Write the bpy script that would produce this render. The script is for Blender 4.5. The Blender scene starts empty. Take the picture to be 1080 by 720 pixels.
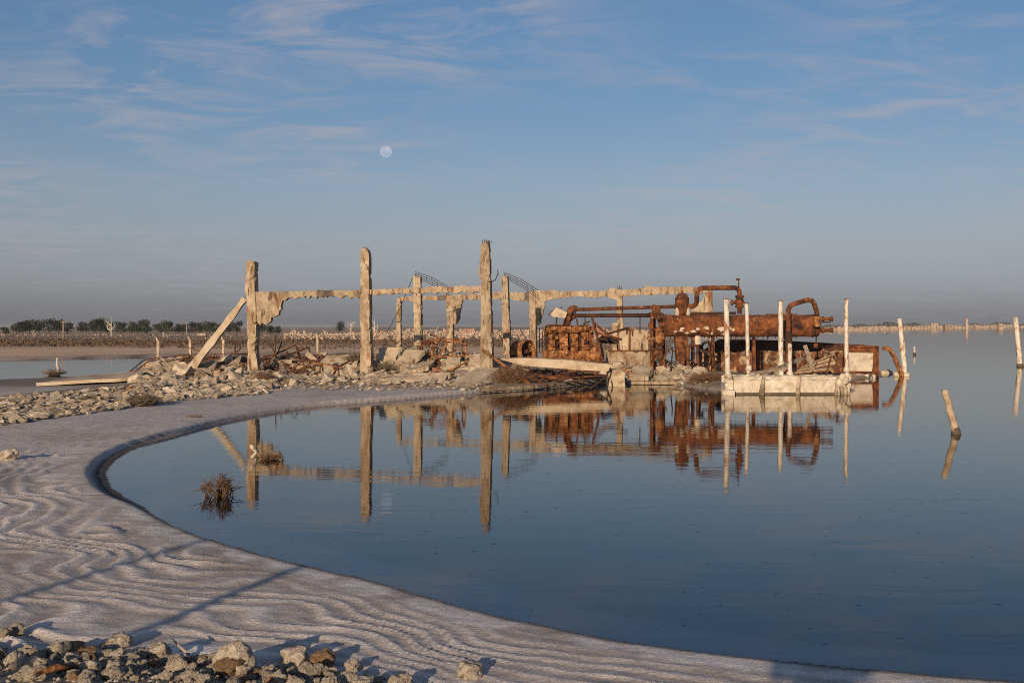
import bpy, bmesh, math, random
import numpy as np
from mathutils import Vector, Matrix

random.seed(7)
RNG = np.random.default_rng(11)
SC = bpy.context.scene
COL = SC.collection

# ------------------------------------------------------------------ camera
F, CX, CY, HORIZON, HC = 1303.0, 540.0, 360.0, 344.0, 2.4
PITCH = math.atan((CY - HORIZON) / F)
cam_data = bpy.data.cameras.new('camera')
cam_data.sensor_width = 36.0
cam_data.lens = 36.0 * F / 1080.0
cam_data.clip_start, cam_data.clip_end = 0.1, 12000.0
cam = bpy.data.objects.new('camera', cam_data)
COL.objects.link(cam)
cam.location = (0, 0, HC)
cam.rotation_euler = (math.pi / 2 - PITCH, 0, 0)
SC.camera = cam

# ------------------------------------------------------------------ light
SUN_AZ, SUN_EL = math.radians(14.8), math.radians(12.0)   # shadows run 14.8 deg to the right of the view axis
SUN_DIR = Vector((math.sin(SUN_AZ) * math.cos(SUN_EL), math.cos(SUN_AZ) * math.cos(SUN_EL), -math.sin(SUN_EL)))
sd = bpy.data.lights.new('sun', 'SUN')
sd.energy, sd.angle, sd.color = 4.8, math.radians(0.53), (1.0, 0.76, 0.52)
sun = bpy.data.objects.new('sun', sd)
COL.objects.link(sun)
sun.location = (-30, -100, 40)
sun.rotation_euler = SUN_DIR.to_track_quat('-Z', 'Y').to_euler()
SC.view_settings.view_transform = 'Standard'
SC.view_settings.look = 'None'
SC.view_settings.exposure = 0.0
SC.view_settings.gamma = 1.0
SC.cycles.use_denoising = False
SC.cycles.filter_width = 1.0
SC.cycles.max_bounces = 6
SC.cycles.transparent_max_bounces = 12
SC.cycles.caustics_reflective = False
SC.cycles.caustics_refractive = False


def nd(nt, kind, ins=None, **props):
    n = nt.nodes.new(kind)
    for k, v in props.items():
        setattr(n, k, v)
    for k, v in (ins or {}).items():
        if isinstance(v, bpy.types.NodeSocket):
            nt.links.new(v, n.inputs[k])
        else:
            n.inputs[k].default_value = v
    return n


def ramp(nt, fac, stops, interp='LINEAR'):
    n = nt.nodes.new('ShaderNodeValToRGB')
    cr = n.color_ramp
    cr.interpolation = interp
    while len(cr.elements) < len(stops):
        cr.elements.new(0.5)
    for e, (p, c) in zip(cr.elements, stops):
        e.position = p
        c = (c, c, c) if not isinstance(c, (tuple, list)) else c
        e.color = (*c[:3], 1)
    nt.links.new(fac, n.inputs['Fac'])
    return n.outputs['Color']


def math_n(nt, op, a, b=None, clamp=False):
    n = nt.nodes.new('ShaderNodeMath')
    n.operation = op
    n.use_clamp = clamp
    for i, v in enumerate((a, b)):
        if v is None:
            continue
        if isinstance(v, bpy.types.NodeSocket):
            nt.links.new(v, n.inputs[i])
        else:
            n.inputs[i].default_value = v
    return n.outputs[0]


def mix(nt, fac, a, b, blend='MIX'):
    n = nt.nodes.new('ShaderNodeMix')
    n.data_type = 'RGBA'
    n.blend_type = blend
    for idx, v in ((0, fac), (6, a), (7, b)):
        if isinstance(v, bpy.types.NodeSocket):
            nt.links.new(v, n.inputs[idx])
        elif idx == 0:
            n.inputs[idx].default_value = v
        else:
            n.inputs[idx].default_value = (*v[:3], 1)
    return n.outputs[2]


def noise_n(nt, vec, scale, detail=4, rough=0.55, dist=0.0):
    n = nd(nt, 'ShaderNodeTexNoise', {'Scale': scale, 'Detail': detail, 'Roughness': rough, 'Distortion': dist})
    if vec is not None:
        nt.links.new(vec, n.inputs['Vector'])
    return n.outputs['Fac']


def mapping(nt, vec, scale=(1, 1, 1), rot=(0, 0, 0), loc=(0, 0, 0)):
    return nd(nt, 'ShaderNodeMapping', {'Vector': vec, 'Scale': scale, 'Rotation': rot, 'Location': loc}).outputs[0]


# ------------------------------------------------------------------ sky
world = bpy.data.worlds.new('World')
SC.world = world
world.use_nodes = True
wt = world.node_tree
wt.nodes.clear()
sky = nd(wt, 'ShaderNodeTexSky', sky_type='NISHITA', sun_disc=False, sun_elevation=SUN_EL,
         sun_rotation=math.pi + SUN_AZ, altitude=100.0, air_density=1.0, dust_density=1.0, ozone_density=1.0)
tc = nd(wt, 'ShaderNodeTexCoord')
dirn = nd(wt, 'ShaderNodeVectorMath', {0: tc.outputs['Generated']}, operation='NORMALIZE').outputs[0]
sx = nd(wt, 'ShaderNodeSeparateXYZ', {0: dirn})
dz = math_n(wt, 'MAXIMUM', sx.outputs['Z'], 0.0)
# the low haze layer greys and darkens the sky towards the horizon, alike all round
SKY_STOPS = [(0.0, (0.505, 0.585, 1.12)), (0.022, (0.475, 0.55, 1.03)), (0.064, (0.583, 0.575, 0.83)), (0.11, (0.595, 0.619, 0.824)),
             (0.184, (0.50, 0.617, 0.828)), (0.252, (0.494, 0.64, 0.87)), (1.0, (0.49, 0.65, 0.90))]
band = ramp(wt, dz, SKY_STOPS)
base_sky = mix(wt, 1.0, sky.outputs['Color'], band, 'MULTIPLY')
# thin cirrus on a plane high above
den = math_n(wt, 'ADD', dz, 0.09)
cxn = math_n(wt, 'DIVIDE', sx.outputs['X'], den)
cyn = math_n(wt, 'DIVIDE', sx.outputs['Y'], den)
cvec = nd(wt, 'ShaderNodeCombineXYZ', {'X': cxn, 'Y': cyn, 'Z': 0.0}).outputs[0]
cv1 = mapping(wt, cvec, (1.0, 1.5, 1), (0, 0, math.radians(-14)), (3.1, 1.4, 0))
wisps = noise_n(wt, cv1, 2.6, 8, 0.62, 0.9)
big = noise_n(wt, mapping(wt, cvec, (0.7, 0.55, 1), (0, 0, 0.2), (7.7, 2.9, 0)), 1.0, 2, 0.5)
cm = ramp(wt, wisps, [(0.44, 0.0), (0.70, 1.0)])
bm_ = ramp(wt, big, [(0.36, 0.0), (0.58, 1.0)])
cmask = math_n(wt, 'MULTIPLY', cm, bm_)
cmask = math_n(wt, 'MULTIPLY', cmask, ramp(wt, dz, [(0.0, 0.15), (0.08, 0.7), (0.2, 1.0)]))
cmask = math_n(wt, 'MULTIPLY', cmask, 0.72)
sky_col = mix(wt, cmask, base_sky, (4.2, 4.0, 4.4))
bg = nd(wt, 'ShaderNodeBackground', {'Color': sky_col, 'Strength': 0.10})
wo = nd(wt, 'ShaderNodeOutputWorld', {'Surface': bg.outputs[0]})

# ------------------------------------------------------------------ pixels to places
RIGHT, UP, FWD = Vector((1, 0, 0)), Vector((0, math.sin(PITCH), math.cos(PITCH))), Vector((0, math.cos(PITCH), -math.sin(PITCH)))
EYE = Vector((0, 0, HC))


def ray(px, py):
    return FWD + RIGHT * ((px - CX) / F) + UP * ((CY - py) / F)


def at(px, py, Y):
    d = ray(px, py)
    return EYE + d * (Y / d.y)


def on_z(px, py, z=0.0):
    d = ray(px, py)
    return EYE + d * ((z - HC) / d.z)


class Plane:
    """A vertical facade plane through px at depth Y, turned by ang degrees (right end nearer)."""
    def __init__(self, px, Y, ang):
        a = math.radians(ang)
        self.n = Vector((math.sin(a), math.cos(a), 0))
        self.u = Vector((math.cos(a), -math.sin(a), 0))
        self.o = at(px, HORIZON, Y)

    def hit(self, px, py):
        d = ray(px, py)
        return EYE + d * ((self.o - EYE).dot(self.n) / d.dot(self.n))


# ------------------------------------------------------------------ numeric noise and the terrain
_perm = RNG.permutation(512)


def _h(ix, iy, seed):
    return _perm[(_perm[(ix + seed * 37) % 512] + iy) % 512] / 512.0 * 2 * math.pi


def perlin(x, y, seed=0):
    x0, y0 = np.floor(x).astype(int), np.floor(y).astype(int)
    fx, fy = x - x0, y - y0
    u, v = fx * fx * fx * (fx * (fx * 6 - 15) + 10), fy * fy * fy * (fy * (fy * 6 - 15) + 10)

    def g(i, j):
        a = _h(x0 + i, y0 + j, seed)
        return np.cos(a) * (fx - i) + np.sin(a) * (fy - j)
    return (g(0, 0) * (1 - u) + g(1, 0) * u) * (1 - v) + (g(0, 1) * (1 - u) + g(1, 1) * u) * v


def fbm(x, y, o=4, seed=0):
    s, a, f = 0, 1.0, 1.0
    for i in range(o):
        s = s + a * perlin(x * f + 13.7 * i, y * f - 7.3 * i, seed + i)
        a *= 0.5
        f *= 2.03
    return s


def sstep(a, b, x):
    t = np.clip((x - a) / (b - a), 0, 1)
    return t * t * (3 - 2 * t)


def signed(poly, x, y):
    """distance to the polygon's edge, positive outside"""
    best = np.full(x.shape, 1e12)
    inside = np.zeros(x.shape, bool)
    n = len(poly)
    for i in range(n):
        ax, ay = poly[i]
        bx, by = poly[(i + 1) % n]
        ex, ey = bx - ax, by - ay
        t = np.clip(((x - ax) * ex + (y - ay) * ey) / (ex * ex + ey * ey + 1e-12), 0, 1)
        best = np.minimum(best, (x - ax - t * ex) ** 2 + (y - ay - t * ey) ** 2)
        c = ((ay > y) != (by > y))
        if ey != 0:
            inside ^= c & (x < ex * (y - ay) / ey + ax)
    d = np.sqrt(best)
    return np.where(inside, -d, d)


def chaikin(pts, k=2):
    for _ in range(k):
        out = [pts[0]]
        for a, b in zip(pts[:-1], pts[1:]):
            out += [(a[0] * .75 + b[0] * .25, a[1] * .75 + b[1] * .25), (a[0] * .25 + b[0] * .75, a[1] * .25 + b[1] * .75)]
        pts = out + [pts[-1]]
    return pts


def gp(px, py):
    p = on_z(px, py, 0.0)
    return (p.x, p.y)


bay = [gp(*q) for q in [(633, 403.5), (567, 411), (500, 414.5), (399, 424), (343, 427.5), (293, 434), (236, 444.5), (178, 461), (144, 472), (125, 482),
                        (113, 493), (110, 503), (118, 517), (145, 531), (167, 547), (200, 562), (250, 577.5), (299, 591), (400, 614), (494, 642),
                        (589, 664), (683, 680.5), (809, 695.5), (967, 710.5), (1074, 719)]]
bay = chaikin(bay, 2)
LAKE = bay + [(9.0, 7.6), (30, 4.0), (120, -20), (4000, -700), (4000, 3200)] + [gp(*q) for q in [
    (1080, 345.3), (980, 346.6), (880, 348.9), (790, 352), (720, 357), (700, 366), (700, 380)]] + \
    [(11.0, 66.0), (16.0, 64.0), (17.6, 59.0), (16.5, 57.0), (14.5, 55.5), (12.6, 45.6), (7.8, 45.3), (6.9, 50.0), (6.0, 52.6), (4.0, 52.2)]
POOL = [gp(*q) for q in [(-160, 377), (0, 380), (80, 378), (150, 376.5), (300, 373.5), (400, 375), (480, 377), (480, 381), (380, 384), (320, 386),
                         (150, 394), (85, 400), (0, 403), (-160, 409)]]
TOE = [(-9.0, 9.0), (-4.0, 8.75), (-2.6, 8.55), (-1.4, 8.35), (-.7, 8.0), (.2, 7.3), (3, 6.7), (8, 6.2)]

HEAPS = []
for px, Y, h, sxg, syg in [(165, 53, .30, 1.6, 1.6), (200, 55, .65, 1.8, 1.4), (235, 55.5, .75, 1.6, 1.4), (300, 55.8, .7, 1.5, 1.3), (345, 54.8, .8, 1.1, 1.2),
                           (395, 54.2, .95, 1.0, 1.3), (430, 54.6, 1.05, 1.2, 1.5), (470, 54.6, .95, 1.2, 1.5), (512, 54.2, .8, 1.1, 1.5), (550, 54.4, .75, 1.3, 1.4),
                           (600, 56, .55, 1.8, 1.5), (650, 56.5, .5, 1.3, 1.5), (690, 57, .35, 1.5, 1.5), (745, 53.5, .18, 1.0, 1.0)]:
    p = at(px, HORIZON, Y)
    HEAPS.append((p.x, p.y, h, sxg, syg))
BANK = [gp(-120, 436), gp(0, 433), gp(70, 427), gp(140, 417), gp(200, 411), gp(260, 406)]


def polydist(pts, x, y):
    best = np.full(x.shape, 1e12)
    for (ax, ay), (bx, by) in zip(pts[:-1], pts[1:]):
        ex, ey = bx - ax, by - ay
        t = np.clip(((x - ax) * ex + (y - ay) * ey) / (ex * ex + ey * ey), 0, 1)
        best = np.minimum(best, (x - ax - t * ex) ** 2 + (y - ay - t * ey) ** 2)
    return np.sqrt(best)


def terrain(x, y, full=False):
    x, y = np.asarray(x, float), np.asarray(y, float)
    dl, dp = signed(LAKE, x, y), signed(POOL, x, y)
    d = np.minimum(dl, dp)
    wob = 0.03 * perlin(x * 2.3, y * 2.3, 3) * sstep(60, 20, y) + 0.5 * perlin(x * .2, y * .2, 5) * sstep(50, 70, y)
    # a low ledge stands back from the water where the bay bends
    ledge = sstep(-3.6, -4.8, x) * sstep(15.5, 17.5, y) * sstep(29, 24, y)
    off = 0.20 * ledge
    d2 = d + wob
    land = 0.012 + 0.085 * sstep(off, off + 0.09, d2) + 0.05 * sstep(0.5, 5, d2) + 0.05 * sstep(0, .35, d2) * (1 - ledge)
    near = sstep(19, 14, y)
    gentle = 0.004 + 0.018 * sstep(0, .5, d2) + 0.02 * sstep(.3, 1.6, d2) + 0.09 * sstep(1.0, 6.0, d2)
    land = land * (1 - near) + gentle * near
    wet = -0.004 - 0.26 * sstep(0, 2.5, -d2) - 0.5 * sstep(2, 12, -d2)
    h = np.where(d2 > 0, land, wet)
    landm = sstep(0.0, 1.0, d)
    hp = np.zeros_like(h)
    for hx, hy, hh, a, b in HEAPS:
        hp = np.maximum(hp, hh * np.exp(-((x - hx) / a) ** 2 / 2 - ((y - hy) / b) ** 2 / 2))
    hp = hp + 0.12 * sstep(44, 48, y) * sstep(70, 62, y) * sstep(-17, -13, x) * sstep(12, 9, x)
    bk = 0.20 * np.exp(-(polydist(BANK, x, y) / 1.7) ** 2)
    rough = fbm(x * 1.7, y * 1.7, 4, 9)
    rubble = np.clip(hp / 0.25, 0, 1) + np.clip(bk / .1, 0, 1)
    rubble = np.clip(rubble, 0, 1) * sstep(.2, .8, d)
    h = h + (hp + bk) * landm + 0.05 * rough * rubble
    # far bank and field
    far = sstep(88, 112, y) * sstep(0, 25, d)
    h = h + far * (0.45 + 0.10 * perlin(x * .04, y * .04, 4)) + sstep(60, 90, y) * landm * 0.05 * fbm(x * .35, y * .35, 3, 2)
    h = h - 2.4 * sstep(190, 620, y) * sstep(-0.09, -0.16, x / np.maximum(y, 1.0)) * sstep(5, 40, d)
    # embankment the photographer stands on
    ty = np.interp(x, [t[0] for t in TOE], [t[1] for t in TOE])
    up = sstep(-.3, 5.2, ty - y)
    h = np.where(d > 0, h + 0.72 * up, h)
    # strand lines of the salt crust
    if not full:
        return h
    salt = sstep(0.0, 0.05, d2) * sstep(47, 43, y) * (1 - np.clip(rubble * 1.3, 0, 1)) * (1 - sstep(0, .5, ty - y))
    calm = .22 + .78 * sstep(1.5, -2.5, x)
    wx = x + 1.0 * calm * fbm(x * .42 + 3, y * .42, 2, 21)
    wy = y + 1.3 * calm * fbm(x * .42, y * .42 + 9, 2, 25)
    ph = signed(bay + [(9, 7.6), (9, 40), (-4, 48)], wx, wy) * (4.6 - 1.5 * sstep(-1.0, -3.5, x)) + 0.7 * fbm(x * .9, y * .9, 2, 31) + 0.10 * fbm(x * 6, y * 6, 3, 33)
    fr = ph - np.floor(ph)
    crest = np.where(fr < .8, (fr / .8) ** 2.2, (1 - fr) / .2)
    ph2 = ph * 2.2 + .4 * fbm(x * 1.6, y * 1.6, 2, 41)
    fr2 = ph2 - np.floor(ph2)
    crest2 = np.where(fr2 < .7, (fr2 / .7) ** 2, (1 - fr2) / .3)
    amp = np.clip(0.65 + 0.9 * fbm(x * .5, y * .5, 2, 51), 0.08, 1.2) * sstep(0.15, 0.9, d2) * sstep(30, 20, y)
    h = h + salt * amp * (1 + .9 * sstep(-1.5, -3.5, x)) * (0.026 * (crest - .4) + 0.008 * (crest2 - .4)) + salt * 0.007 * fbm(x * 6, y * 6, 3, 61)
    return h, dict(d=d2, dl=dl, dp=dp, salt=salt, crest=crest * .65 + crest2 * .35, amp=amp, rubble=rubble, far=far, ledge=ledge, toe=ty - y)


# ------------------------------------------------------------------ materials
MATS = {}


def material(name):
    m = bpy.data.materials.new(name)
    m.use_nodes = True
    nt = m.node_tree
    nt.nodes.clear()
    MATS[name] = m
    out = nd(nt, 'ShaderNodeOutputMaterial')
    b = nd(nt, 'ShaderNodeBsdfPrincipled')
    nt.links.new(b.outputs[0], out.inputs['Surface'])
    return nt, b, out


def bump(nt, b, height, strength=0.5, dist=0.02):
    n = nd(nt, 'ShaderNodeBump', {'Height': height, 'Strength': strength, 'Distance': dist})
    nt.links.new(n.outputs[0], b.inputs['Normal'])
    return n


def varied(name, cols, scale=2.0, patches=(), bump_scale=20, bump_str=.5, bump_dist=.02, rough=.9, streak=None, rand=0.12, metallic=0.0):
    """a weathered surface: base ramp of noise, patches of stain, fine relief"""
    nt, b, out = material(name)
    co = nd(nt, 'ShaderNodeTexCoord').outputs['Object']
    oi = nd(nt, 'ShaderNodeObjectInfo').outputs['Random']
    off = nd(nt, 'ShaderNodeVectorMath', {0: co}, operation='ADD')
    sc_ = math_n(nt, 'MULTIPLY', oi, 37.0)
    nt.links.new(sc_, off.inputs[1])
    v = off.outputs[0]
    n1 = noise_n(nt, v, scale, 8, .62, .3)
    k = len(cols)
    c = ramp(nt, n1, [(0.30 + 0.42 * i / (k - 1), cc) for i, cc in enumerate(cols)])
    for (pc, ps, lo, hi, st) in patches:
        pn = noise_n(nt, mapping(nt, v, st, loc=(ps * 1.3, 2.1, ps)), ps, 6, .6, .4)
        c = mix(nt, ramp(nt, pn, [(lo, 0.0), (hi, 1.0)]), c, pc)
    if rand:
        isl = nd(nt, 'ShaderNodeNewGeometry').outputs['Random Per Island']
        oo = math_n(nt, 'FRACT', math_n(nt, 'ADD', oi, math_n(nt, 'MULTIPLY', isl, .9 if name in ISL else 0.0)))
        vv = math_n(nt, 'ADD', math_n(nt, 'MULTIPLY', oo, 2 * rand), 1 - rand)
        hs = nd(nt, 'ShaderNodeHueSaturation', {'Color': c, 'Value': vv})
        c = hs.outputs[0]
    nt.links.new(c, b.inputs['Base Color'])
    b.inputs['Roughness'].default_value = rough
    b.inputs['Metallic'].default_value = metallic
    bn = noise_n(nt, v, bump_scale, 6, .65)
    bn2 = noise_n(nt, v, bump_scale * .22, 4, .6)
    bump(nt, b, math_n(nt, 'ADD', bn, math_n(nt, 'MULTIPLY', bn2, 1.5)), bump_str, bump_dist)
    return MATS[name]


ISL = ('rust_scrap', 'rubble', 'far_stone', 'beach_rock')
varied('concrete', [(.20, .145, .092), (.37, .285, .19), (.45, .36, .25), (.53, .445, .335)], 2.4,
       [((.28, .20, .125), 1.8, .52, .60, (1, 1, .6)), ((.135, .075, .038), 3.4, .555, .64, (1.3, 1.3, .4)), ((.24, .095, .036), 2.8, .575, .68, (1, 1, .45)), ((.045, .036, .028), 7.0, .615, .67, (1.8, 1.8, .25))],
       26, 1.0, .04)
varied('pale_slab', [(.22, .16, .10), (.40, .315, .215), (.48, .395, .285), (.54, .46, .355)], 1.7,
       [((.25, .17, .10), 2.0, .56, .68, (1, 1, 1)), ((.27, .10, .04), 2.6, .63, .70, (1, 1, 1))], 20, .9, .03)
varied('dark_stub', [(.06, .05, .04), (.12, .095, .07), (.20, .16, .115)], 2.6, (), 22, .8, .03)
varied('rubble', [(.15, .105, .065), (.34, .27, .19), (.47, .395, .30), (.55, .485, .395)], 2.6, [((.28, .10, .04), 1.7, .64, .71, (1, 1, 1)), ((.10, .075, .05), 4.0, .60, .72, (1, 1, 1))], 16, 1.0, .04, rand=.28)
varied('brick', [(.16, .06, .03), (.30, .11, .05), (.36, .21, .13)], 3, (), 20, .6, .02, rand=.2)
varied('rust', [(.018, .007, .004), (.085, .026, .009), (.16, .050, .015), (.24, .082, .024), (.33, .135, .046)], 3.0,
       [((.022, .010, .007), 1.6, .54, .66, (.8, 1, 1)), ((.36, .135, .038), 6.5, .59, .67, (1, 1, .6)), ((.44, .31, .18), 3.6, .66, .71, (1, 1, 1.4))], 26, 1.0, .05)
varied('rust_orange', [(.022, .009, .005), (.15, .050, .016), (.31, .118, .034), (.43, .20, .070), (.50, .33, .17)], 5.2,
       [((.022, .011, .008), 6.5, .55, .63, (1, 1, 1)), ((.50, .38, .24), 4.1, .62, .69, (1, 1, 1.6))], 22, 1.0, .06)
varied('rust_salted', [(.022, .010, .007), (.085, .032, .014), (.16, .065, .026), (.25, .125, .06)], 2.6,
       [((.40, .295, .19), 2.4, .50, .62, (1, 1, 1.2)), ((.03, .015, .010), 2.0, .58, .68, (.8, 1, 1))], 26, 1.0, .05)
varied('rust_dark', [(.018, .009, .006), (.055, .022, .011), (.12, .045, .018)], 3, (), 26, .9, .03)
varied('rust_scrap', [(.05, .024, .013), (.13, .058, .028), (.22, .105, .05)], 3.0, (), 20, .8, .03, rand=.3)
varied('white_paint', [(.40, .34, .27), (.58, .53, .45), (.66, .61, .54)], 4.0, [((.30, .12, .05), 5.0, .55, .62, (1, 1, .4)), ((.30, .23, .15), 7.0, .56, .66, (1, 1, .4))], 30, .5, .01, rough=.6)
varied('salt_crust', [(.38, .31, .22), (.54, .47, .37), (.62, .56, .46), (.68, .62, .54)], 3.0, [((.30, .235, .16), 2.8, .58, .68, (1, 1, .6)), ((.26, .12, .06), 3.4, .66, .73, (1, 1, .6))], 14, .8, .03)
varied('driftwood', [(.22, .15, .09), (.40, .31, .21), (.50, .43, .33)], 5.0, [((.13, .07, .04), 6, .58, .68, (1, 1, .15))], 30, .6, .02)
varied('dry_twig', [(.075, .042, .024), (.16, .088, .045), (.24, .14, .07)], 6.0, (), 30, .3, .01)
varied('grey_twig', [(.09, .068, .046), (.17, .13, .088), (.25, .195, .13)], 6.0, (), 30, .3, .01)
varied('bark_white', [(.40, .34, .27), (.56, .50, .43)], 4.0, (), 20, .3, .02)
varied('pole_wood', [(.20, .15, .11), (.33, .26, .20)], 4.0, (), 20, .3, .02)
varied('trunk_bark', [(.05, .038, .028), (.10, .075, .055)], 4.0, (), 20, .3, .02)
varied('far_stone', [(.17, .115, .08), (.31, .225, .16), (.42, .33, .25), (.52, .44, .36)], .45, (), 4, .4, .1, rand=.2)
varied('far_brick', [(.30, .15, .10), (.42, .24, .17)], .5, (), 4, .4, .1)
varied('beach_rock', [(.22, .165, .105), (.42, .35, .26), (.56, .50, .41), (.66, .61, .53)], 7.0,
       [((.20, .125, .065), 5.0, .58, .68, (1, 1, 1)), ((.10, .085, .07), 14, .64, .70, (1, 1, 1))], 38, 1.0, .02, rand=.25)
varied('brown_rock', [(.10, .06, .035), (.19, .115, .06), (.28, .18, .10)], 8.0, (), 36, .8, .015, rand=.2)
varied('jacket', [(.03, .04, .06), (.05, .06, .09)], 4, (), 60, .2, .005)
varied('trousers', [(.04, .05, .08), (.06, .075, .11)], 4, (), 60, .2, .005)
varied('skin', [(.42, .25, .17), (.50, .31, .22)], 6, (), 40, .1, .002, rough=.5)
varied('black_plastic', [(.012, .012, .012), (.022, .022, .022)], 6, (), 40, .1, .002, rough=.4)
varied('hair', [(.02, .013, .008), (.04, .026, .016)], 20, (), 60, .5, .01)


def leaf_material(name, cols):
    nt, b, out = material(name)
    oi = nd(nt, 'ShaderNodeObjectInfo').outputs['Random']
    geo = nd(nt, 'ShaderNodeNewGeometry')
    r = math_n(nt, 'ADD', math_n(nt, 'MULTIPLY', geo.outputs['Random Per Island'], .7), math_n(nt, 'MULTIPLY', oi, .3))
    c = ramp(nt, r, [(i / (len(cols) - 1), cc) for i, cc in enumerate(cols)])
    nt.links.new(c, b.inputs['Base Color'])
    b.inputs['Roughness'].default_value = .75
    return MATS[name]


leaf_material('leaf_dark', [(.011, .018, .010), (.022, .031, .016), (.038, .048, .025)])
leaf_material('leaf_dry', [(.055, .032, .017), (.095, .057, .030), (.15, .098, .055)])

# ground: zone colours come from the mesh, grain and crust relief from noise
nt, b, out = material('ground')
co = nd(nt, 'ShaderNodeTexCoord').outputs['Object']
zc = nd(nt, 'ShaderNodeVertexColor', layer_name='zone').outputs['Color']
za = nd(nt, 'ShaderNodeAttribute', attribute_name='saltiness').outputs['Fac']
g1 = noise_n(nt, co, 3.0, 8, .65)
g2 = noise_n(nt, co, 30.0, 5, .75)
gv = math_n(nt, 'ADD', math_n(nt, 'MULTIPLY', g1, .55), math_n(nt, 'MULTIPLY', g2, .75))
gm = ramp(nt, gv, [(.42, .66), (.65, 1.05), (.86, 1.4)])
c = mix(nt, 1.0, zc, gm, 'MULTIPLY')
nt.links.new(c, b.inputs['Base Color'])
b.inputs['Roughness'].default_value = .92
b.inputs['Specular IOR Level'].default_value = .25
gb = noise_n(nt, co, 30.0, 6, .7)
gb2 = noise_n(nt, co, 7.0, 4, .6)
hh = math_n(nt, 'ADD', gb, math_n(nt, 'MULTIPLY', gb2, 1.2))
bump(nt, b, hh, .8, .016)

# water: thin clear film over the bed, mirror by Fresnel, faint drawn-out ripples
nt, b, out = material('water')
nt.nodes.remove(b)
co = nd(nt, 'ShaderNodeTexCoord').outputs['Object']
w1 = noise_n(nt, mapping(nt, co, (.55, 1.9, 1)), 1.0, 3, .5)
w2 = noise_n(nt, mapping(nt, co, (2.2, 6.0, 1), (0, 0, .1)), 1.0, 3, .55)
w3 = noise_n(nt, mapping(nt, co, (9.0, 16.0, 1), (0, 0, -.1)), 1.0, 2, .5)
patch = noise_n(nt, mapping(nt, co, (.16, .22, 1), loc=(4.2, 1.1, 0)), 1.0, 4, .6, .6)
pm = ramp(nt, patch, [(.46, 0.0), (.62, 1.0)])
wh = math_n(nt, 'ADD', math_n(nt, 'MULTIPLY', w1, 1.0), math_n(nt, 'MULTIPLY', w2, .14))
wh = math_n(nt, 'ADD', wh, math_n(nt, 'MULTIPLY', math_n(nt, 'MULTIPLY', w3, .06), pm))
vor = nd(nt, 'ShaderNodeTexVoronoi', {'Vector': mapping(nt, co, (5.0, 7.0, 1)), 'Scale': 1.0, 'Randomness': 1.0})
vsel = nd(nt, 'ShaderNodeSeparateColor', {0: vor.outputs['Color']}).outputs[0]
rad = math_n(nt, 'MULTIPLY', math_n(nt, 'SUBTRACT', vsel, .48), .36)
speck = math_n(nt, 'LESS_THAN', vor.outputs['Distance'], rad)
wb = nd(nt, 'ShaderNodeBump', {'Height': wh, 'Strength': 1.0, 'Distance': .0024})
fr = nd(nt, 'ShaderNodeFresnel', {'IOR': 1.34, 'Normal': wb.outputs[0]})
gl = nd(nt, 'ShaderNodeBsdfGlossy', {'Color': (.93, .90, .86, 1), 'Roughness': .028, 'Normal': wb.outputs[0]})
tr = nd(nt, 'ShaderNodeBsdfTransparent', {'Color': (.80, .85, .88, 1)})
fac = math_n(nt, 'MULTIPLY', fr.outputs[0], math_n(nt, 'SUBTRACT', 1.0, math_n(nt, 'MULTIPLY', speck, .42)))
ms = nd(nt, 'ShaderNodeMixShader', {0: fac, 1: tr.outputs[0], 2: gl.outputs[0]})
nt.links.new(ms.outputs[0], out.inputs['Surface'])

# moon: pale emission stands in for sunlight on the disc, added over the sky
nt, b, out = material('moon')
nt.nodes.remove(b)
co = nd(nt, 'ShaderNodeTexCoord').outputs['Object']
mn = noise_n(nt, mapping(nt, co, (.06, .06, .06)), 1.0, 3, .5)
mc = ramp(nt, mn, [(.40, (.045, .036, .03)), (.58, (.11, .085, .065))])
em = nd(nt, 'ShaderNodeEmission', {'Color': mc, 'Strength': 1.0})
tp = nd(nt, 'ShaderNodeBsdfTransparent')
ad = nd(nt, 'ShaderNodeAddShader', {0: em.outputs[0], 1: tp.outputs[0]})
nt.links.new(ad.outputs[0], out.inputs['Surface'])


# ------------------------------------------------------------------ building helpers
def tag(o, label, cat, group=None, kind=None):
    if label:
        o['label'] = label
    if cat:
        o['category'] = cat
    if group:
        o['group'] = group
    if kind:
        o['kind'] = kind
    return o


def thing(name, loc, label, cat, group=None):
    o = bpy.data.objects.new(name, None)
    o.empty_display_size = .2
    COL.objects.link(o)
    o.location = loc
    tag(o, label, cat, group)
    return o


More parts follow.
